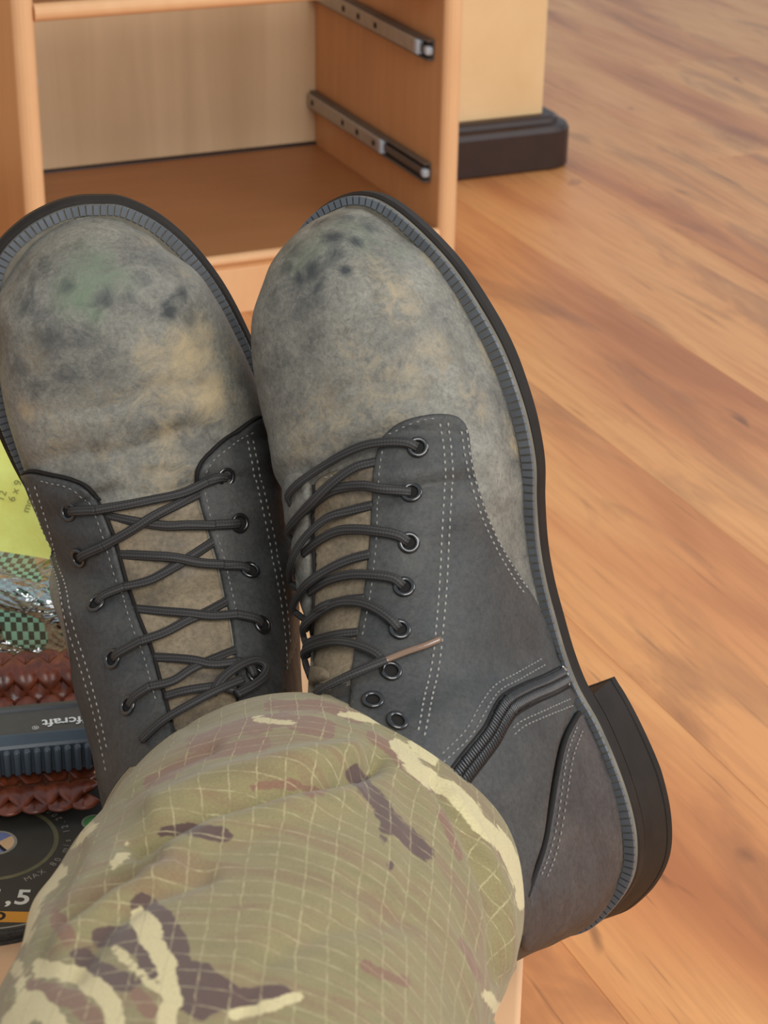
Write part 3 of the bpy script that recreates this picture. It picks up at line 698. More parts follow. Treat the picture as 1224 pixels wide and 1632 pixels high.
A.cord([[(663, 716, 3), (648, 712, 4.2), (620, 712, 4.5), (590, 718, 4.5), (556, 732, 4), (520, 752, 3.2), (490, 774, 4), (473, 792, 4), (468, 806, 1)],
        [(655, 790, 3), (640, 781, 4.2), (610, 775, 4.5), (585, 774, 4.3), (555, 778, 3.5), (528, 786, 2.6), (500, 802, 2.0), (484, 815, 1)],
        [(600, 738, 1.2), (570, 748, 2.5), (538, 768, 4.5), (508, 796, 5.5), (486, 826, 5), (474, 850, 4), (471, 868, 1)],
        [(649, 865, 3), (634, 853, 4.2), (605, 846, 4.5), (575, 844, 4.2), (545, 848, 3.4), (515, 862, 2.6), (490, 882, 2)],
        [(596, 806, 1.2), (565, 816, 2.6), (530, 836, 4.2), (502, 862, 5.2), (483, 892, 5), (474, 922, 4), (471, 940, 1)],
        [(642, 939, 3), (628, 928, 4.2), (600, 922, 4.5), (565, 920, 4), (530, 928, 3), (500, 944, 2)],
        [(592, 884, 1.2), (565, 893, 2.6), (535, 910, 4.2), (505, 935, 5.2), (483, 962, 5), (470, 985, 3.6), (466, 1000, 1)],
        [(634, 1007, 3), (622, 994, 4.4), (598, 976, 4.6), (570, 967, 4.3), (540, 970, 4), (505, 992, 4.6), (480, 1015, 4.5), (462, 1040, 2.5)],
        [(584, 955, 1.2), (550, 963, 3), (520, 975, 4), (490, 1000, 3)],
        [(612, 1064, 4.5), (598, 1050, 5), (572, 1037, 4.8), (540, 1032, 4.5), (505, 1038, 4.5), (478, 1055, 4), (456, 1075, 2)],
        [(575, 1010, 1.2), (540, 1018, 3), (505, 1028, 4), (478, 1046, 3)],
        [(505, 1122, 4), (530, 1108, 4.8), (560, 1092, 5.2), (590, 1076, 5.6), (612, 1064, 6)]], 'lace', 2.0)
A.cord([[(610, 1066, 6), (640, 1050, 5.6), (668, 1036, 5.0), (692, 1024, 4.5)]], 'aglet', 1.25, M_AGLET)
# zip: tape, two rows of coil, slider end
ZL = [(893, 1082), (868, 1096), (838, 1109), (808, 1126), (792, 1146), (778, 1172), (762, 1194), (740, 1222), (722, 1246), (700, 1275)]
L, N = A.line3(ZL, 1.9, 2.0)
ztape = ribbon('zip', L, N, 8.4*A.sc, 1.0*A.sc, M_ZIPTAPE, A.root)
V, Fc, UV = [], [], []
T = np.gradient(L, axis=0); T /= np.linalg.norm(T, axis=1)[:, None]; S = np.cross(T, N)
sl = np.r_[0, np.cumsum(np.linalg.norm(np.diff(L, axis=0), axis=1))]
for sd in (-1, 1):
    for u in np.arange(0.4*A.sc, sl[-1], 1.55*A.sc):
        f = lambda M_: np.array([np.interp(u, sl, M_[:, c]) for c in range(3)])
        p, t, n_, s_ = f(L), f(T), f(N), f(S)
        q = np.array([p+s_*sd*A.sc*(0.15+3.5*k)+t*A.sc*(0.5*(1-k)*sd)+n_*A.sc*(1.05+0.45*math.sin(math.pi*min(1, 0.3+k*0.7))) for k in (0, 0.25, 0.5, 0.75, 1)])
        tube_into(V, Fc, UV, q, np.tile(n_, (5, 1)), 0.60*A.sc, 0.60*A.sc, 6)
zt = uvmesh('zip_teeth', V, Fc, UV, M_ZIP, ztape); tag(zt, kind='stuff')
L2, N2 = A.line3([(886, 1066), (893, 1074), (896, 1086), (897, 1097)], 2.9, 2.0)
ribbon('zip_stop', L2, N2, 1.0*A.sc, 0.6*A.sc, M_ZIPEND, ztape)
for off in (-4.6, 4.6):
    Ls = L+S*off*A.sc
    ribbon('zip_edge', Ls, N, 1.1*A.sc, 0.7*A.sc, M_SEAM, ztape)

# ---- the boot with the zigzag laces
B.stains(B.up, [(0, 300, 570, 55, .9), (0, 335, 630, 45, .9), (0, 280, 620, 45, .7), (0, 320, 530, 40, .6), (0, 235, 560, 40, .5), (0, 250, 650, 60, .45), (0, 160, 640, 60, .35), (0, 55, 560, 40, .45), (0, 45, 655, 30, .6), (0, 260, 690, 50, .5), (0, 230, 380, 40, .35), (0, 300, 440, 40, .35), (0, 100, 690, 60, .35), (0, 370, 560, 30, .4),
                (0, 260, 760, 60, .5), (0, 180, 720, 60, .3),
                (1, 60, 430, 40, .45), (1, 110, 455, 20, .5), (1, 200, 480, 22, .5), (1, 275, 480, 26, .6), (1, 150, 640, 30, .4), (1, 55, 620, 26, .6), (1, 320, 600, 20, .3), (1, 120, 690, 50, .3), (1, 240, 500, 18, .5), (1, 165, 478, 22, .8), (1, 268, 493, 20, 1.0), (1, 40, 480, 35, .6), (1, 80, 545, 55, .6), (1, 130, 530, 45, .5), (1, 290, 465, 16, .7), (1, 305, 510, 16, .6), (1, 110, 600, 60, .5), (1, 30, 590, 30, .6), (1, 175, 560, 14, .6), (1, 230, 440, 25, .4), (1, 160, 590, 50, .4),
                (2, 130, 470, 50, 1.0), (2, 150, 440, 60, .8), (2, 120, 410, 60, .5), (2, 150, 500, 25, 1.0)])
B.patch('facing', [(34, 764), (48, 753), (78, 758), (112, 766), (140, 780), (158, 800), (172, 832), (185, 870), (196, 910), (207, 950), (222, 990), (240, 1034), (253, 1080), (262, 1112), (270, 1142), (276, 1190), (240, 1270), (200, 1300), (175, 1275), (150, 1190), (136, 1140), (122, 1090), (113, 1020), (101, 960), (86, 900), (62, 838)], 2.4, M_QUART, 7)
B.patch('facing', [(314, 770), (318, 746), (342, 717), (374, 692), (404, 670), (416, 668), (424, 690), (434, 722), (446, 770), (456, 830), (462, 900), (464, 960), (460, 1010), (452, 1070), (440, 1120), (376, 1150), (379, 1110), (375, 1050), (369, 1000), (358, 950), (350, 910), (336, 860), (319, 805)], 2.4, M_QUART, 7)
B.patch('tongue', [(168, 812), (240, 792), (308, 780), (316, 806), (333, 862), (347, 912), (355, 952), (366, 1002), (372, 1052), (376, 1112), (372, 1160), (290, 1170), (273, 1140), (256, 1080), (243, 1034), (225, 990), (210, 950), (199, 910), (188, 870), (176, 832)], 0.8, M_TONGUE, 8)
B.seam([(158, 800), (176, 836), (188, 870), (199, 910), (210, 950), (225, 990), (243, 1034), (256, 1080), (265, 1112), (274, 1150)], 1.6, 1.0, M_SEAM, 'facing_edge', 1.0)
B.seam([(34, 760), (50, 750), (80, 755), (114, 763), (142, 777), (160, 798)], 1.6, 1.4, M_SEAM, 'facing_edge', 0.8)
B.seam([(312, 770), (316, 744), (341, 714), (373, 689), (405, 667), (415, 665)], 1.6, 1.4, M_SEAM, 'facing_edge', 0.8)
B.stitch([[(52, 772), (78, 850), (97, 925), (116, 1000), (136, 1062), (156, 1130), (172, 1200), (180, 1240)], [(62, 770), (87, 846), (106, 922), (125, 996), (145, 1058), (164, 1126), (180, 1196)]], M_THREAD, 'stitching', 3.2, 0.9, 2.5)
B.stitch([[(388, 702), (401, 762), (416, 830), (430, 900), (442, 970), (449, 1040), (450, 1080)], [(396, 700), (409, 760), (424, 828), (438, 898), (449, 966), (455, 1030)]], M_THREAD, 'stitching', 3.2, 0.9, 2.5)
B.stitch([[(70, 764), (105, 774), (132, 788), (150, 808), (163, 840), (176, 880), (188, 920), (200, 960), (214, 1000), (231, 1042), (245, 1090), (256, 1130)], [(322, 772), (330, 812), (346, 864), (360, 912), (368, 952), (378, 1002)], [(324, 752), (348, 726), (378, 703), (402, 684)], [(220, 802), (260, 793), (300, 785)]], M_THREADDK, 'edge_stitching', 3.2, 0.7, 2.5)
EBl = [(117, 814), (133, 886), (159, 967), (187, 1051), (212, 1127)]
EBr = [(355, 759), (377, 834), (396, 916), (412, 1000), (402, 1082)]
B.eyelets(EBl+EBr, 2.7, 3.5)
tt = 'taut'
B.cord([[(119, 814, 3), (132, 816, 4.6), (160, 813, 4.6)], [tt, (158, 813, 4.6), (200, 805, 4), (240, 797, 4), (290, 786, 4), (330, 774, 4.6)], [(328, 775, 4.6), (345, 768, 4.6), (356, 760, 3)],
        [(135, 886, 3), (146, 880, 4.6), (172, 866, 4.6)], [tt, (170, 867, 4.6), (205, 848, 4), (245, 823, 3.6), (285, 803, 2.6), (334, 780, 0.3)],
        [(376, 834, 3), (362, 834, 4.6), (338, 836, 4.4)], [tt, (340, 836, 4.4), (300, 837, 3.4), (265, 838, 2.6), (220, 832, 1.8), (160, 820, 0.3)],
        [(161, 966, 3), (172, 960, 4.6), (204, 944, 4.6)], [tt, (202, 945, 4.6), (240, 924, 4), (280, 902, 3), (312, 882, 2), (360, 850, 0.3)],
        [(395, 915, 3), (380, 911, 4.6), (352, 904, 4.6)], [tt, (354, 905, 4.6), (320, 897, 4.2), (280, 889, 4), (240, 886, 2.6), (180, 883, 0.3)],
        [(189, 1050, 3), (200, 1043, 4.6), (232, 1026, 4.6)], [tt, (230, 1027, 4.6), (262, 1008, 4), (300, 988, 3), (330, 975, 2), (376, 950, 0.3)],
        [(411, 999, 3), (398, 992, 4.6), (372, 985, 4.6)], [tt, (374, 985, 4.6), (340, 981, 4.2), (300, 977, 4), (260, 974, 2.6), (206, 970, 0.3)],
        [(214, 1126, 3), (226, 1115, 4.6), (248, 1100, 4.6)], [tt, (246, 1101, 4.6), (275, 1085, 4), (305, 1066, 3.2), (335, 1052, 2), (386, 1032, 0.3)],
        [(400, 1084, 3), (390, 1070, 4.6), (372, 1063, 4.6)], [tt, (374, 1064, 4.6), (340, 1058, 4.2), (310, 1052, 4), (280, 1049, 2.6), (232, 1047, 0.3)],
        [(268, 1114, 2.5), (300, 1108, 3.4), (345, 1104, 4), (372, 1110, 4)],
        [(338, 1118, 4.5), (352, 1096, 6), (374, 1076, 7), (396, 1066, 7), (410, 1074, 6.6), (408, 1092, 6), (392, 1108, 5.5), (372, 1120, 5)],
        [(236, 1185, 4), (268, 1158, 4.5), (306, 1136, 5), (345, 1114, 5.5), (380, 1096, 6)]], 'lace', 2.1)

# ------------------------------------------------------------------ the crossed leg in camouflage trousers
def camo_mat():
    t = NT('camouflage_ripstop', 0.85, 0.15)
    v = t.coord('Object'); uv = t.coord('UV'); u = t.sep(uv)
    a = t.attr('camo'); sc = t.add('ShaderNodeSeparateColor'); t.l(a['Color'], sc.inputs[0])
    e = t.noise(v, 90, 4, 0.6, 0.5); e2 = t.noise(v, 330, 2, 0.5)
    nz = t.math('ADD', t.math('MULTIPLY', t.math('SUBTRACT', e, 0.5), 0.75), t.math('MULTIPLY', t.math('SUBTRACT', e2, 0.5), 0.18))
    def m(o): return t.ramp(t.math('ADD', o, nz), [(0.47, 0.0), (0.53, 1.0)])
    st = t.noise(t.coord('UV', (26, 90, 1)), 1.0, 4, 0.6, 0.6)
    c = t.ramp(st, [(0.36, srgb(126, 116, 80)), (0.5, srgb(134, 123, 86)), (0.64, srgb(130, 110, 80))])
    big = t.noise(t.coord('UV', (10, 24, 1), loc=(3.1, 1.7, 0)), 1.0, 3, 0.5, 0.8)
    c = t.mix(t.ramp(big, [(0.56, 0.0), (0.62, 0.55)]), c, srgb(126, 102, 76))
    c = t.mix(m(sc.outputs[2]), c, srgb(126, 96, 76))
    c = t.mix(m(sc.outputs[0]), c, srgb(88, 68, 61))
    c = t.mix(m(sc.outputs[1]), c, srgb(196, 182, 138))
    du = t.math('PINGPONG', t.math('ADD', u[0], t.math('MULTIPLY', t.math('SUBTRACT', e, 0.5), 0.0024)), 0.0049)
    dv = t.math('PINGPONG', t.math('ADD', u[1], t.math('MULTIPLY', t.math('SUBTRACT', e, 0.5), 0.0024)), 0.0046)
    d = t.math('MINIMUM', du, dv)
    ln = t.ramp(t.math('MULTIPLY', d, 1000.0), [(0.10, 1.0), (0.42, 0.0)])
    br = t.noise(t.coord('UV', (240, 240, 1)), 1.0, 2)
    lnb = t.math('MULTIPLY', ln, t.ramp(br, [(0.34, 0.08), (0.68, 0.75)]))
    c = t.mix(lnb, c, srgb(184, 172, 130))
    wv = t.noise(t.coord('UV', (900, 2600, 1)), 1.0, 2)
    c = t.mix(1.0, c, t.ramp(wv, [(0.3, 0.82), (0.7, 1.16)]), 'MULTIPLY')
    t.color(c)
    h = t.math('ADD', t.math('MULTIPLY', wv, 0.35), t.math('MULTIPLY', ln, 0.5))
    t.bump(h, 0.35, 0.0006)
    t.b.inputs['Sheen Weight'].default_value = 0.15
    return t.m
M_CAMO = camo_mat()
M_HEM = plain('hem_edge_cloth', srgb(186, 170, 128), 0.85, 0.15, 0, 0.25, 160)

def seg_d(P, line):
    P = np.asarray(P); best = np.full(len(P), 1e9)
    line = np.asarray(line, float)
    if len(line) == 1: return np.linalg.norm(P-line[0], axis=1)
    for a, b in zip(line[:-1], line[1:]):
        ab = b-a; k = np.clip(((P-a)@ab)/(ab@ab+1e-9), 0, 1)
        best = np.minimum(best, np.linalg.norm(P-a-k[:, None]*ab, axis=1))
    return best

def trouser_tube(name, axis_pts, radii, parent, folds=(), lumps=(), blobs=(), NA=230, NR=150, hem_up=0.0):
    Q = np.array([at_depth(*p) if p[2] > 0.3 and p[0] > 3 else np.array(p) for p in axis_pts])
    ctr = cr(Q, NR); rad = np.stack([np.interp(np.linspace(0, 1, NR), np.linspace(0, 1, len(radii)), [r[k] for r in radii]) for k in (0, 1)], 1)
    T = np.gradient(ctr, axis=0); T /= np.linalg.norm(T, axis=1)[:, None]
    V = np.zeros((NR, NA, 3)); Nn = np.zeros_like(V)
    ang = np.linspace(0, 2*math.pi, NA, endpoint=False)
    for k in range(NR):
        s_ = np.cross(T[k], np.array([0, 0, 1.0])); s_ /= np.linalg.norm(s_)       # towards picture left/right
        if s_[0] < 0: s_ = -s_
        up = np.cross(s_, T[k]); up = up if up[2] > 0 else -up
        ra, rb = rad[k]
        wob = 1+0.020*np.sin(3*ang+0.6)+0.012*np.sin(5*ang+k*0.03)
        V[k] = ctr[k]+np.outer(np.cos(ang)*ra*wob, s_)+np.outer(np.sin(ang)*rb*wob, up)
        Nn[k] = np.outer(np.cos(ang), s_)+np.outer(np.sin(ang), up)
    px = project(V.reshape(-1, 3))
    facing = (Nn.reshape(-1, 3)*(CP-V.reshape(-1, 3))).sum(1) > -0.02
    disp = np.zeros(len(px))
    for line, sg, am in folds:
        d = seg_d(px, line); disp += np.where(facing, am*np.exp(-(d/sg)**2), 0)
    for x, y, sg, am in lumps:
        disp += am*np.exp(-((px[:, 0]-x)**2+(px[:, 1]-y)**2)/sg**2)
    V = V+(Nn.reshape(-1, 3)*disp[:, None]*MM).reshape(V.shape)
    px = project(V.reshape(-1, 3))
    Fc, UV = [], []
    al = np.r_[0, np.cumsum(np.linalg.norm(np.diff(ctr, axis=0), axis=1))]; rm = 0.083
    for i in range(NR-1):
        for j in range(NA):
            j2 = (j+1) % NA
            Fc.append((i*NA+j, (i+1)*NA+j, (i+1)*NA+j2, i*NA+j2))
            a0, a1 = (ang[j]+0.12*al[i]/rm)*rm, (ang[j]+2*math.pi/NA+0.12*al[i]/rm)*rm
            b0, b1 = (ang[j]+0.12*al[i+1]/rm)*rm, (ang[j]+2*math.pi/NA+0.12*al[i+1]/rm)*rm
            sk = lambda a, l: (a, l-0.16*a)
            UV.append([sk(a0, al[i]), sk(b0, al[i+1]), sk(b1, al[i+1]), sk(a1, al[i])])
    PO = np.array(parent.location)
    o = uvmesh(name, list(V.reshape(-1, 3)-PO), Fc, UV, M_CAMO, parent)
    cam_ = np.zeros((len(px), 4)); cam_[:, 3] = 1
    for ch, line, r in blobs:
        d = seg_d(px, line); cam_[:, ch] = np.maximum(cam_[:, ch], np.where(facing, np.clip(0.5+(r-d)/36.0, 0, 1), 0))
    rest = ~facing                         # away side keeps the same print, scattered
    for k in range(26):
        q = V.reshape(-1, 3)[rng.integers(0, len(px))]; d = np.linalg.norm((V.reshape(-1, 3)-q)*np.array([1, 2.2, 1]), axis=1)
        cam_[:, k % 3] = np.maximum(cam_[:, k % 3], np.where(rest, np.clip(0.5+(0.012-d)/0.012, 0, 1), 0))
    at = o.data.color_attributes.new('camo', 'FLOAT_COLOR', 'POINT'); at.data.foreach_set('color', cam_.ravel())
    sm = o.modifiers.new('cloth_thickness', 'SOLIDIFY'); sm.thickness = 0.0009; sm.offset = -1
    ring = np.vstack([V[0], V[0][:1]])-PO
    h = ribbon('hem', ring, np.vstack([Nn[0], Nn[0][:1]]), 0.0018, 0.0010, M_HEM, o)
    return o, V
person = empty('person', (0.0, 0.45, 0.36))
tag(person, 'person with legs crossed at the ankles in green and brown camouflage trousers', 'person')
DK, LT, BR = 0, 1, 2
blobs = [(DK, [(560, 1233), (585, 1265), (612, 1290)], 13), (DK, [(606, 1292), (628, 1322), (676, 1360)], 14), (DK, [(612, 1318), (606, 1345)], 6), (DK, [(618, 1384)], 8),
         (DK, [(262, 1328), (310, 1326), (356, 1336)], 10),
         (DK, [(226, 1447), (258, 1475), (282, 1512), (292, 1560), (330, 1585)], 20), (DK, [(330, 1570), (380, 1598), (448, 1590)], 18), (DK, [(318, 1560), (340, 1600)], 22),
         (DK, [(130, 1528), (165, 1560), (200, 1572)], 17), (DK, [(160, 1500), (205, 1498), (236, 1530), (236, 1560)], 16),
         (DK, [(290, 1600), (320, 1622)], 16),
         (LT, [(222, 1462), (240, 1505), (266, 1545), (272, 1600), (262, 1640)], 15), (LT, [(232, 1468), (252, 1490)], 10), (LT, [(184, 1516), (216, 1550), (244, 1580)], 7),
         (LT, [(70, 1548), (130, 1562), (175, 1600), (190, 1650)], 15), (LT, [(20, 1640), (60, 1600), (110, 1660)], 18), (LT, [(470, 1592), (420, 1612), (370, 1622)], 9),
         (LT, [(632, 1190), (660, 1225), (703, 1262)], 12), (LT, [(716, 1262), (766, 1318), (800, 1350), (826, 1400)], 15), (LT, [(812, 1380), (828, 1440)], 9), (LT, [(770, 1586), (792, 1610)], 8), (LT, [(660, 1190), (690, 1215)], 8),
         (LT, [(186, 1386), (204, 1352)], 7), (LT, [(40, 1500), (60, 1440), (100, 1390)], 10), (LT, [(120, 1350), (150, 1320)], 6), (LT, [(30, 1540), (36, 1590)], 8),
         (LT, [(540, 1142), (600, 1152)], 4), (LT, [(410, 1150), (470, 1158)], 4),
         (BR, [(310, 1190), (380, 1165), (450, 1150), (520, 1168)], 13), (BR, [(240, 1250), (330, 1205), (420, 1190)], 11), (BR, [(430, 1128), (520, 1128), (570, 1150)], 9),
         (BR, [(400, 1258), (470, 1250), (510, 1270)], 8), (BR, [(60, 1580), (120, 1600), (150, 1632)], 16), (BR, [(220, 1590), (240, 1620)], 14), (BR, [(590, 1175), (640, 1215), (690, 1260)], 8),
         (BR, [(700, 1300), (730, 1370)], 7), (BR, [(580, 1545), (640, 1570)], 10), (BR, [(90, 1460), (110, 1500)], 12), (BR, [(730, 1500), (760, 1560)], 6)]
folds = [([(215, 1350), (320, 1300), (430, 1268), (530, 1244), (600, 1216)], 16, -6.5), ([(240, 1392), (340, 1332), (450, 1300), (560, 1275)], 20, 3.5), ([(250, 1290), (340, 1250), (440, 1225), (560, 1205)], 17, 3.8),
         ([(560, 1420), (640, 1450), (720, 1480), (790, 1530)], 26, -1.2), ([(690, 1240), (742, 1330), (780, 1430), (800, 1560)], 11, -3.4), ([(718, 1270), (764, 1340), (800, 1430), (816, 1540)], 9, 2.4),
         ([(110, 1470), (190, 1400), (250, 1380)], 14, -3.5), ([(90, 1520), (180, 1440), (280, 1400)], 14, 2.6), ([(120, 1560), (170, 1480), (240, 1430), (330, 1400)], 15, -2.2), ([(380, 1632), (420, 1540), (520, 1480), (640, 1470)], 22, -1.6), ([(200, 1270), (260, 1230), (340, 1195)], 9, -2.0), ([(640, 1260), (660, 1330), (650, 1420)], 16, -1.2), ([(130, 1350), (105, 1420), (80, 1520)], 12, -2.0), ([(150, 1380), (70, 1500), (20, 1600)], 14, 1.2),
         ([(760, 1632), (740, 1540), (700, 1460)], 14, 1.2), ([(300, 1165), (400, 1135), (500, 1130), (600, 1160), (700, 1230)], 9, -0.9), ([(480, 1180), (470, 1300), (430, 1420), (400, 1560)], 40, 0.8)]
lumps = [(70, 1450, 50, 3.0), (170, 1290, 40, -2.0), (850, 1640, 75, -7.0), (850, 1530, 40, -1.5)]
leg1, LV = trouser_tube('trouser_leg', [(486, 1448, 0.728), (468, 1496, 0.694), (432, 1570, 0.65), (396, 1675, 0.595), (335, 1850, 0.525), (240, 2150, 0.44)],
    [(0.0795, 0.0815), (0.0785, 0.083), (0.0740, 0.081), (0.0690, 0.079), (0.068, 0.077), (0.068, 0.076)], person, folds, lumps, blobs)
leg2, LV2 = trouser_tube('trouser_leg', [tuple(B.toworld(np.array([0, 54, 134])*B.sc)), tuple(B.toworld(np.array([0, 54, 165])*B.sc)), tuple(B.toworld(np.array([2, 52, 220])*B.sc)), tuple(B.toworld(np.array([4, 42, 320])*B.sc)), tuple(B.toworld(np.array([6, 28, 430])*B.sc))],
    [(0.053, 0.060), (0.056, 0.062), (0.060, 0.060), (0.062, 0.060), (0.064, 0.060)], person, NA=120, NR=80)

# ------------------------------------------------------------------ low wooden stool under the heels
zB = min((B.R@np.array(c.co)+B.T)[2] for ch in B.root.children if ch.name.startswith('heel') and ch.type == 'MESH' for c in ch.data.vertices)
ZT = zB-0.0006
SY = math.radians(5.0); sx = np.array([math.cos(SY), -math.sin(SY), 0]); sy = np.array([math.sin(SY), math.cos(SY), 0])
e0 = at_z(835, 1512, ZT); SW = 0.62
stool = empty('low_stool'); stool.location = tuple(e0-sx*SW+np.array([0, 0, -ZT])); stool.rotation_euler = (0, 0, -SY)
tag(stool, 'low pale wooden bench under the boots and the pile of tools', 'bench')
NEAR, FAR = -0.22, 0.36
b = bmesh.new(); bm_box(b, (0, NEAR, ZT-0.022), (SW, FAR, ZT), 0.003, 3); from_bm('bench_top', b, M_STOOL, stool, True)
for lx in (0.04, SW-0.10):
    for ly in (NEAR+0.04, FAR-0.10):
        b = bmesh.new(); bm_box(b, (lx, ly, 0), (lx+0.045, ly+0.045, ZT-0.0221), 0.003, 2); from_bm('leg', b, M_STOOL, stool)
for ly in (NEAR+0.05, FAR-0.09):
    b = bmesh.new(); bm_box(b, (0.0851, ly, ZT-0.082), (SW-0.1001, ly+0.02, ZT-0.0222), 0.002, 1); from_bm('apron', b, M_STOOL, stool)

# ------------------------------------------------------------------ things on the bench, left
def frame_obj(o, origin, ax, tilt=0.0):
    """local x along the horizontal direction ax, z up"""
    x = Vector((ax[0], ax[1], 0)).normalized(); z = Vector((0, 0, 1)); y = z.cross(x)
    m = Matrix.Identity(4)
    for i in range(3): m[i][0], m[i][1], m[i][2], m[i][3] = x[i], y[i], z[i], origin[i]
    o.matrix_world = m; return o
def text(name, body, size, mat, parent, loc, rot=(0, 0, 0), extrude=0.0, align='CENTER', space=1.0, bold=0.0):
    c = bpy.data.curves.new(name, 'FONT'); c.body = body; c.size = size; c.align_x = align; c.align_y = 'CENTER'; c.extrude = extrude; c.space_character = space; c.offset = bold
    o = bpy.data.objects.new(name, c); COL.objects.link(o); o.parent = parent; o.location = loc; o.rotation_euler = rot; c.materials.append(mat); return o
# cutting discs
M_DISC = plain('dark_abrasive', srgb(58, 54, 50), 0.75, 0.25, 0, 0.3, 700, 0.3)
M_DISCLABEL = plain('dark_label_paper', srgb(52, 48, 42), 0.55, 0.35, 0, 0.12, 120)
M_RING = plain('olive_ring_print', srgb(98, 92, 66), 0.6, 0.3, 0, 0.2, 200)
M_ORANGE = plain('orange_print', srgb(198, 132, 44), 0.55, 0.3, 0, 0.08, 100)
M_WHITEP = plain('pale_print', srgb(205, 198, 184), 0.6, 0.3, 0, 0.05)
M_GREYP = plain('grey_print', srgb(136, 128, 116), 0.6, 0.3, 0, 0.05)
M_BLACKP = plain('black_print', srgb(30, 26, 22), 0.6, 0.3, 0, 0.05)
M_GREENP = plain('green_print', srgb(76, 128, 70), 0.5, 0.3, 0, 0.15, 150)
M_BLUEP = plain('blue_grey_print', srgb(98, 104, 140), 0.5, 0.3, 0, 0.1, 200)
M_TANP = plain('tan_print', srgb(196, 158, 116), 0.55, 0.3, 0, 0.08, 200)
def annulus(name, r0, r1, z0, z1, mat, parent, n=72, a0=0.0, a1=2*math.pi, zc=0.0):
    full = abs(a1-a0-2*math.pi) < 1e-6; m = n if full else n+1
    V, Fc = [], []
    for k in range(m):
        a = a0+(a1-a0)*k/n; c, s_ = math.cos(a), math.sin(a)
        V += [(r0*c, r0*s_, z0-zc), (r1*c, r1*s_, z0), (r1*c, r1*s_, z1), (r0*c, r0*s_, z1-zc)]
    for k in range(n):
        i, j = k*4, ((k+1) % m)*4
        for q in range(4): Fc.append((i+q, j+q, j+(q+1) % 4, i+(q+1) % 4))
    if not full: Fc += [(3, 2, 1, 0), (4*n, 4*n+1, 4*n+2, 4*n+3)]
    return mesh(name, V, Fc, mat, parent, False)
zd = ZT+0.0005
dc = at_z(-16, 1350, ZT+0.006); dbot = at_z(-16, 1497, ZT+0.006); DR = float(np.linalg.norm(dc-dbot))
for k in range(3):
    root = empty('cutting_disc', (dc[0]-0.0015*k*(1 if k == 1 else -1), dc[1]+0.001*k, zd+0.0022*k))
    if k == 2: tag(root, 'dark cutting disc with pale print and an orange stripe, topmost of its stack', 'disc', 'stack of cutting discs')
    elif k == 1: tag(root, 'thin dark cutting disc, second from the top of the stack by the trouser leg', 'disc', 'stack of cutting discs')
    else: tag(root, 'thin dark cutting disc lying lowest of the stack on the bench', 'disc', 'stack of cutting discs')
    annulus('abrasive_wheel', 0.0096, DR-0.0008*(2-k), 0.0, 0.0020, M_DISC, root)
    annulus('arbor_ring', 0.0084, 0.0096, 0.0, 0.0021, M_STEEL, root, 40)
    if k == 2:
        annulus('label', 0.0096, DR*0.965, 0.00202, 0.00212, M_DISCLABEL, root)
        annulus('printed_ring', 0.0270, 0.0292, 0.00214, 0.00219, M_RING, root)
        annulus('printed_ring', DR*0.93, DR*0.945, 0.00214, 0.00219, M_GREYP, root, 72, 2.4, 6.0)
        annulus('centre_emblem', 0.0, 0.0088, 0.00212, 0.00226, M_BLUEP, root, 40)
        annulus('emblem_wedge', 0.0, 0.0084, 0.00228, 0.00234, M_TANP, root, 16, -0.75, 0.75)
        annulus('emblem_rim', 0.0082, 0.0094, 0.00212, 0.00236, M_GREYP, root, 40)
        b = bmesh.new(); bm_box(b, (0.001, -0.0012, 0.00236), (0.0084, 0.0004, 0.00242), 0, 1, Matrix.Rotation(-0.85, 4, 'Z')); from_bm('emblem_line', b, M_BLACKP, root)
        b = bmesh.new(); bm_box(b, (-DR*0.5, -DR*0.855, 0.00214), (DR*0.5, -DR*0.745, 0.0022), 0); from_bm('orange_stripe', b, M_ORANGE, root)
        text('lettering', '1,5', 0.0150, M_WHITEP, root, (0.0135, -DR*0.60, 0.0022), bold=0.0003, space=1.1)
        text('lettering', 'OO', 0.0075, M_BLACKP, root, (0.008, -DR*0.80, 0.00226), bold=0.0004)
        ringtext = 'MAX 80 m/s 12.200'
        for i, ch in enumerate(ringtext):
            if ch == ' ': continue
            a = -0.95+i*0.115; text('lettering', ch, 0.0046, M_GREYP, root, (0.0335*math.cos(a), 0.0335*math.sin(a), 0.0022), (0, 0, a+math.pi/2))
        gp = at_z(150, 1310, zd+0.0066); gx, gy = gp[0]-root.location[0], gp[1]-root.location[1]
        g = annulus('green_mark', 0.0, 0.0062, 0.00214, 0.0022, M_GREENP, root, 32)
        g.data.transform(Matrix.Translation((gx, gy, 0)))
        g2 = annulus('green_mark_ring', 0.0052, 0.0060, 0.0022, 0.00226, M_GREYP, root, 32); g2.data.transform(Matrix.Translation((gx, gy, 0)))

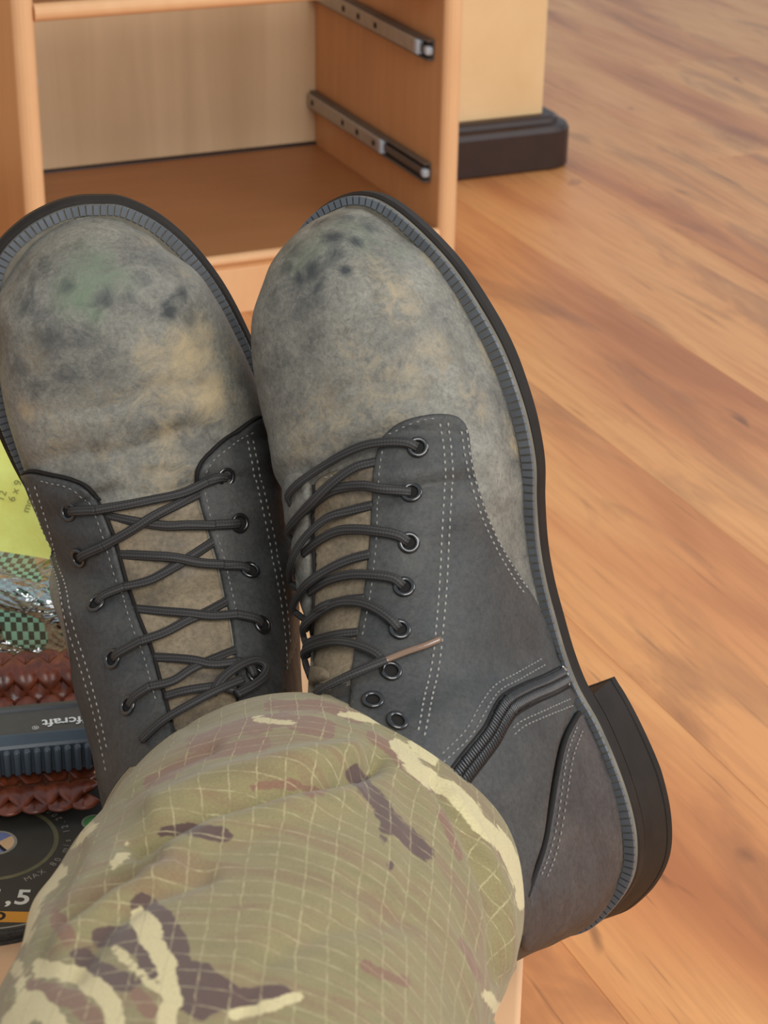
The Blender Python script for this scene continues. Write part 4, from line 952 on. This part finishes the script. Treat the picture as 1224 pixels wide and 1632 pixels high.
# braided belt: woven straps following a loop
def belt_mat():
    t = NT('brown_leather_strap', 0.28, 0.5); n = t.noise(t.coord('Object'), 120, 5, 0.6, 0.6); n2 = t.noise(t.coord('Object'), 45, 2)
    c = t.ramp(n, [(0.3, srgb(72, 32, 20)), (0.55, srgb(116, 56, 34)), (0.8, srgb(150, 82, 52))])
    t.color(t.mix(t.ramp(n2, [(0.45, 0.0), (0.7, 0.5)]), c, srgb(66, 34, 26))); t.bump(n, 0.2, 0.0006); return t.m
M_BELT = belt_mat()
belt = empty('braided_belt'); tag(belt, 'braided brown leather belt coiled around the dark plastic tool', 'belt')
pa = at_z(200, 1086, ZT+0.030); pb = at_z(-90, 1104, ZT+0.030); pc = at_z(-90, 1276, ZT+0.0115); pd = at_z(146, 1256, ZT+0.0115)
ctrl = [(pa, 0.75), (pb, 0.75), (pb+np.array([-0.10, -0.005, -0.002]), 0.7), ((pb+pc)/2+np.array([-0.155, 0, 0]), 0.5), (pc+np.array([-0.10, 0, 0]), 0.2), (pc, 0.1), (pd, 0.0)]
path = cr(np.array([c[0] for c in ctrl]), 900); tl = np.interp(np.linspace(0, 1, 900), np.linspace(0, 1, len(ctrl)), [c[1] for c in ctrl])
T = np.gradient(path, axis=0); T /= np.linalg.norm(T, axis=1)[:, None]
belt.location = tuple(path[500])
sl = np.r_[0, np.cumsum(np.linalg.norm(np.diff(path, axis=0), axis=1))]
horiz = np.cross(np.array([0, 0, 1.0]), T); horiz /= np.linalg.norm(horiz, axis=1)[:, None]
toward = np.where((horiz@np.array([0, 1.0, 0]) > 0)[:, None], horiz, -horiz)
for i in range(1, 900):
    if toward[i]@toward[i-1] < 0: toward[i] = -toward[i]
Wd = toward*np.cos(tl)[:, None]+np.array([0, 0, 1.0])*np.sin(tl)[:, None]      # across the belt
Nb = np.cross(T, Wd); Nb = np.where((Nb[:, 2] < 0)[:, None], -Nb, Nb)
NS, HALF, PER = 5, 0.0170, 0.060
for k in range(NS):
    ph = 2*math.pi*sl/PER+2*math.pi*k/NS
    lat = HALF*(2/math.pi)*np.arcsin(np.sin(ph)*0.97); ht = 0.0022*np.sin(3*ph+(0 if k % 2 == 0 else math.pi)*0)*1.0+0.0004
    # facing of each strap follows its slope so straps pass over and under
    L = path+Wd*lat[:, None]+Nb*(ht[:, None]*1.0+0.003)
    V, Fc, UV = [], [], []; tube_into(V, Fc, UV, L, Nb, 0.0056, 0.0016, 8)
    o = uvmesh('strap', np.array(V)-path[500], Fc, UV, M_BELT, belt)

# dark plastic tool with grip ribs
M_TOOL = plain('dark_grey_plastic', srgb(66, 68, 70), 0.5, 0.4, 0, 0.08, 200, 0.1)
M_TOOLB = plain('slate_blue_plastic', srgb(66, 76, 84), 0.38, 0.5, 0, 0.08, 120)
M_TOOLW = plain('white_print', srgb(214, 214, 210), 0.6, 0.3)
t0_ = at_z(-40, 1244, ZT+0.0205); t1_ = at_z(140, 1226, ZT+0.0205); ax = t1_-t0_; TLn = 0.30
tool = empty('plastic_clamp_bar'); frame_obj(tool, t0_-ax/np.linalg.norm(ax)*0.075, ax)
tag(tool, 'dark grey plastic hand tool with white lettering and slate blue ribbed edge', 'tool')
tl_ = float(np.linalg.norm(ax))+0.075+0.015
def extrude_prof(name, prof, x0, x1, mat, parent):
    n = len(prof); V = [(x0, *p) for p in prof]+[(x1, *p) for p in prof]
    Fc = [(i, (i+1) % n, n+(i+1) % n, n+i) for i in range(n)]+[tuple(range(n))[::-1], tuple(range(n, 2*n))]
    return mesh(name, V, Fc, mat, parent, False)
extrude_prof('tool_body', [(0.004, 0.000), (0.034, 0.000), (0.035, 0.003), (0.035, 0.0175), (0.0335, 0.0198), (0.0295, 0.0205), (0.0285, 0.0193), (0.008, 0.0188), (0.004, 0.0160)], 0, tl_, M_TOOL, tool)
extrude_prof('edge_band', [(0.0015, 0.0005), (0.0045, 0.0005), (0.0045, 0.0160), (0.0082, 0.0189), (0.0080, 0.0195), (0.0068, 0.0192), (0.0024, 0.0164), (0.0015, 0.0150)], 0.0005, tl_-0.0005, M_TOOLB, tool)
ribm = None
for k in range(int(tl_/0.0049)):
    if ribm is None:
        b = bmesh.new(); bm_box(b, (-0.0018, -0.0030, 0.0), (0.0018, 0.0018, 0.0145), 0.0014, 2); o = from_bm('grip_rib', b, M_TOOLB, tool, True); ribm = o.data
    else: o = link('grip_rib', ribm, None, tool)
    o.location = (0.003+0.0049*k, 0.0008, 0.0006)
# lettering reads upside down from the camera: the tool lies turned round
lx = (Vector(tuple(at_z(136, 1152, ZT+0.0385)))-Vector(tool.location)); u_ = tool.matrix_world.to_3x3().inverted()@lx
text('lettering', 'wolfcraft', 0.0092, M_TOOLW, tool, (u_.x+0.0120, 0.0158, 0.0193), (0.0, 0, math.pi), bold=0.00018, align='LEFT')
text('trade_mark', '®', 0.0045, M_TOOLW, tool, (u_.x-0.0245, 0.0125, 0.0193), (0.0, 0, math.pi))

# green woven bag in clear film
def weave_mat():
    t = NT('green_woven_plastic', 0.32, 0.5)
    uv = t.coord('UV', (1/0.0031, 1/0.0031, 1)); u = t.sep(uv)
    ck = t.add('ShaderNodeTexChecker'); ck.inputs['Scale'].default_value = 1.0; t.l(uv, ck.inputs['Vector'])
    n = t.noise(t.coord('UV', (160, 160, 1)), 1.0, 2); n2 = t.noise(t.coord('Object'), 22, 3)
    lt = t.mix(n2, srgb(120, 196, 176), srgb(168, 206, 168)); dk = t.mix(n, srgb(52, 78, 70), srgb(84, 80, 62))
    t.color(t.mix(ck.outputs['Fac'], lt, dk))
    gx = t.math('PINGPONG', u[0], 0.5); gy = t.math('PINGPONG', u[1], 0.5)
    t.bump(t.math('ADD', t.math('MULTIPLY', gx, 1.0), t.math('MULTIPLY', gy, 1.0)), 0.4, 0.0007)
    t.b.inputs['Coat Weight'].default_value = 0.8; t.b.inputs['Coat Roughness'].default_value = 0.08
    cb = t.add('ShaderNodeBump'); cb.inputs['Strength'].default_value = 0.7; cb.inputs['Distance'].default_value = 0.012
    t.l(t.noise(t.coord('Object', (1, 1, 1)), 30, 3, 0.5, 1.2), cb.inputs['Height']); t.l(cb.outputs[0], t.b.inputs['Coat Normal'])
    return t.m
bag = empty('woven_bag'); tag(bag, 'green checked woven plastic bag wrapped in shiny clear film behind the belt', 'bag')
g0 = at_z(60, 1046, ZT+0.012); frame_obj(bag, np.array([g0[0]-0.14, g0[1]+0.006, ZT+0.0006]), sx)
def pillow(name, lo, hi, mat, parent, nu=110, nv=70, wr=0.004):
    """closed soft body: superellipsoid with folds"""
    c = (np.array(lo)+np.array(hi))/2; h = (np.array(hi)-np.array(lo))/2
    V, Fc, UV = [], [], []
    se = lambda a, p: np.sign(a)*np.abs(a)**p
    for i in range(nv+1):
        la = -math.pi/2+math.pi*i/nv
        for j in range(nu):
            lo_ = 2*math.pi*j/nu
            # poles along x so the weave runs straight over the front and top
            x = se(math.sin(la), 0.35); r = se(math.cos(la), 0.35)
            y = r*se(math.cos(lo_), 0.62); z = r*se(math.sin(lo_), 0.62)
            f = wr*(math.sin(9*x+3*lo_)*0.45+math.sin(17*x-5*lo_+1)*0.3+math.sin(5*x+2*lo_+2)*0.5)
            k = 1 if z > -0.9 else 0
            V.append((c[0]+h[0]*x, c[1]+h[1]*y+f*y*k*0.5, max(lo[2], c[2]+h[2]*z+f*max(z, 0)*k)))
    per = 2*(h[1]+h[2])*1.6
    for i in range(nv):
        for j in range(nu):
            j2 = (j+1) % nu; Fc.append((i*nu+j, i*nu+j2, (i+1)*nu+j2, (i+1)*nu+j))
            ua, ub = V[i*nu+j][0], V[(i+1)*nu+j][0]
            UV.append([(ua, per*j/nu), (ua, per*(j+1)/nu), (ub, per*(j+1)/nu), (ub, per*j/nu)])
    return uvmesh(name, V, Fc, UV, mat, parent)
pillow('woven_body', (-0.14, 0.0, 0.0), (0.165, 0.085, 0.058), weave_mat(), bag)
def film_mat():
    t = NT('clear_film', 0.06, 0.5); nt = t.t
    tr = t.add('ShaderNodeBsdfTransparent'); gl = t.add('ShaderNodeBsdfGlossy'); gl.inputs['Roughness'].default_value = 0.10; gl.inputs['Color'].default_value = (1, 1, 1, 1)
    lw = t.add('ShaderNodeLayerWeight'); lw.inputs['Blend'].default_value = 0.35
    bp = t.add('ShaderNodeBump'); bp.inputs['Strength'].default_value = 0.9; bp.inputs['Distance'].default_value = 0.010
    v = t.coord('Object', (1, 1.4, 1.4)); t.l(t.noise(v, 26, 3, 0.5, 1.6), bp.inputs['Height']); t.l(bp.outputs[0], gl.inputs['Normal']); t.l(bp.outputs[0], lw.inputs['Normal'])
    k = t.math('MULTIPLY_ADD', lw.outputs['Fresnel'], 1.0, 0.32, True)
    mx = t.add('ShaderNodeMixShader'); t.l(k, mx.inputs[0]); t.l(tr.outputs[0], mx.inputs[1]); t.l(gl.outputs[0], mx.inputs[2])
    t.l(mx.outputs[0], nt.get_output_node('ALL').inputs['Surface']); return t.m
pillow('film_wrapping', (-0.143, -0.0025, 0.0002), (0.168, 0.0875, 0.0605), film_mat(), bag, wr=0.016)
# yellow packet
def yellow_mat():
    t = NT('yellow_paper', 0.5, 0.35); n = t.noise(t.coord('Object'), 35, 4); t.color(t.ramp(n, [(0.35, srgb(236, 228, 112)), (0.65, srgb(248, 250, 138))])); t.bump(n, 0.4, 0.003); return t.m
yp = empty('yellow_packet'); y0 = at_z(84, 892, ZT+0.0690)
frame_obj(yp, y0, sx); tag(yp, 'yellow paper packet with small faint print leaning back on top of the green woven bag', 'packet')
pk = bmesh.new(); n = 14
prof = [(-0.20, 0.007), (-0.10, 0.0062), (-0.045, 0.0035), (0.0, 0.0), (-0.004, 0.014), (-0.026, 0.062), (-0.036, 0.085), (-0.20, 0.090)]
f0 = [pk.verts.new((x, z*0.75, z)) for x, z in prof]; f1 = [pk.verts.new((x, 0.0022+z*0.75, z-0.0005)) for x, z in prof]
pk.faces.new(f0); pk.faces.new(f1[::-1])
for i in range(len(prof)): pk.faces.new((f0[i], f0[(i+1) % len(prof)], f1[(i+1) % len(prof)], f1[i]))
from_bm('paper', pk, yellow_mat(), yp)
M_FAINT = plain('faint_print', srgb(150, 142, 84), 0.6, 0.2)
sl_ = math.atan2(1, 0.75)
for tx, (bx_, bz_), sz in (('mm', (-0.0125, 0.0235), 0.0062), ('6 x 9', (-0.0205, 0.0290), 0.0060), ('12', (-0.0275, 0.0265), 0.0060)):
    text('print', tx, sz, M_FAINT, yp, (bx_-0.004, bz_*0.75-0.0004, bz_+0.0006), (sl_, 0, 0)).rotation_euler = (Matrix.Rotation(sl_, 3, 'X') @ Matrix.Rotation(math.radians(75), 3, 'Z')).to_euler()

# lettering becomes plain mesh
dg = bpy.context.evaluated_depsgraph_get()
for o in [o for o in scn.objects if o.type == 'FONT']:
    me = bpy.data.meshes.new_from_object(o.evaluated_get(dg)); n_ = bpy.data.objects.new('lettering_tmp', me); COL.objects.link(n_)
    n_.parent = o.parent; n_.location = o.location; n_.rotation_euler = o.rotation_euler
    nm = o.name; bpy.data.objects.remove(o); n_.name = nm
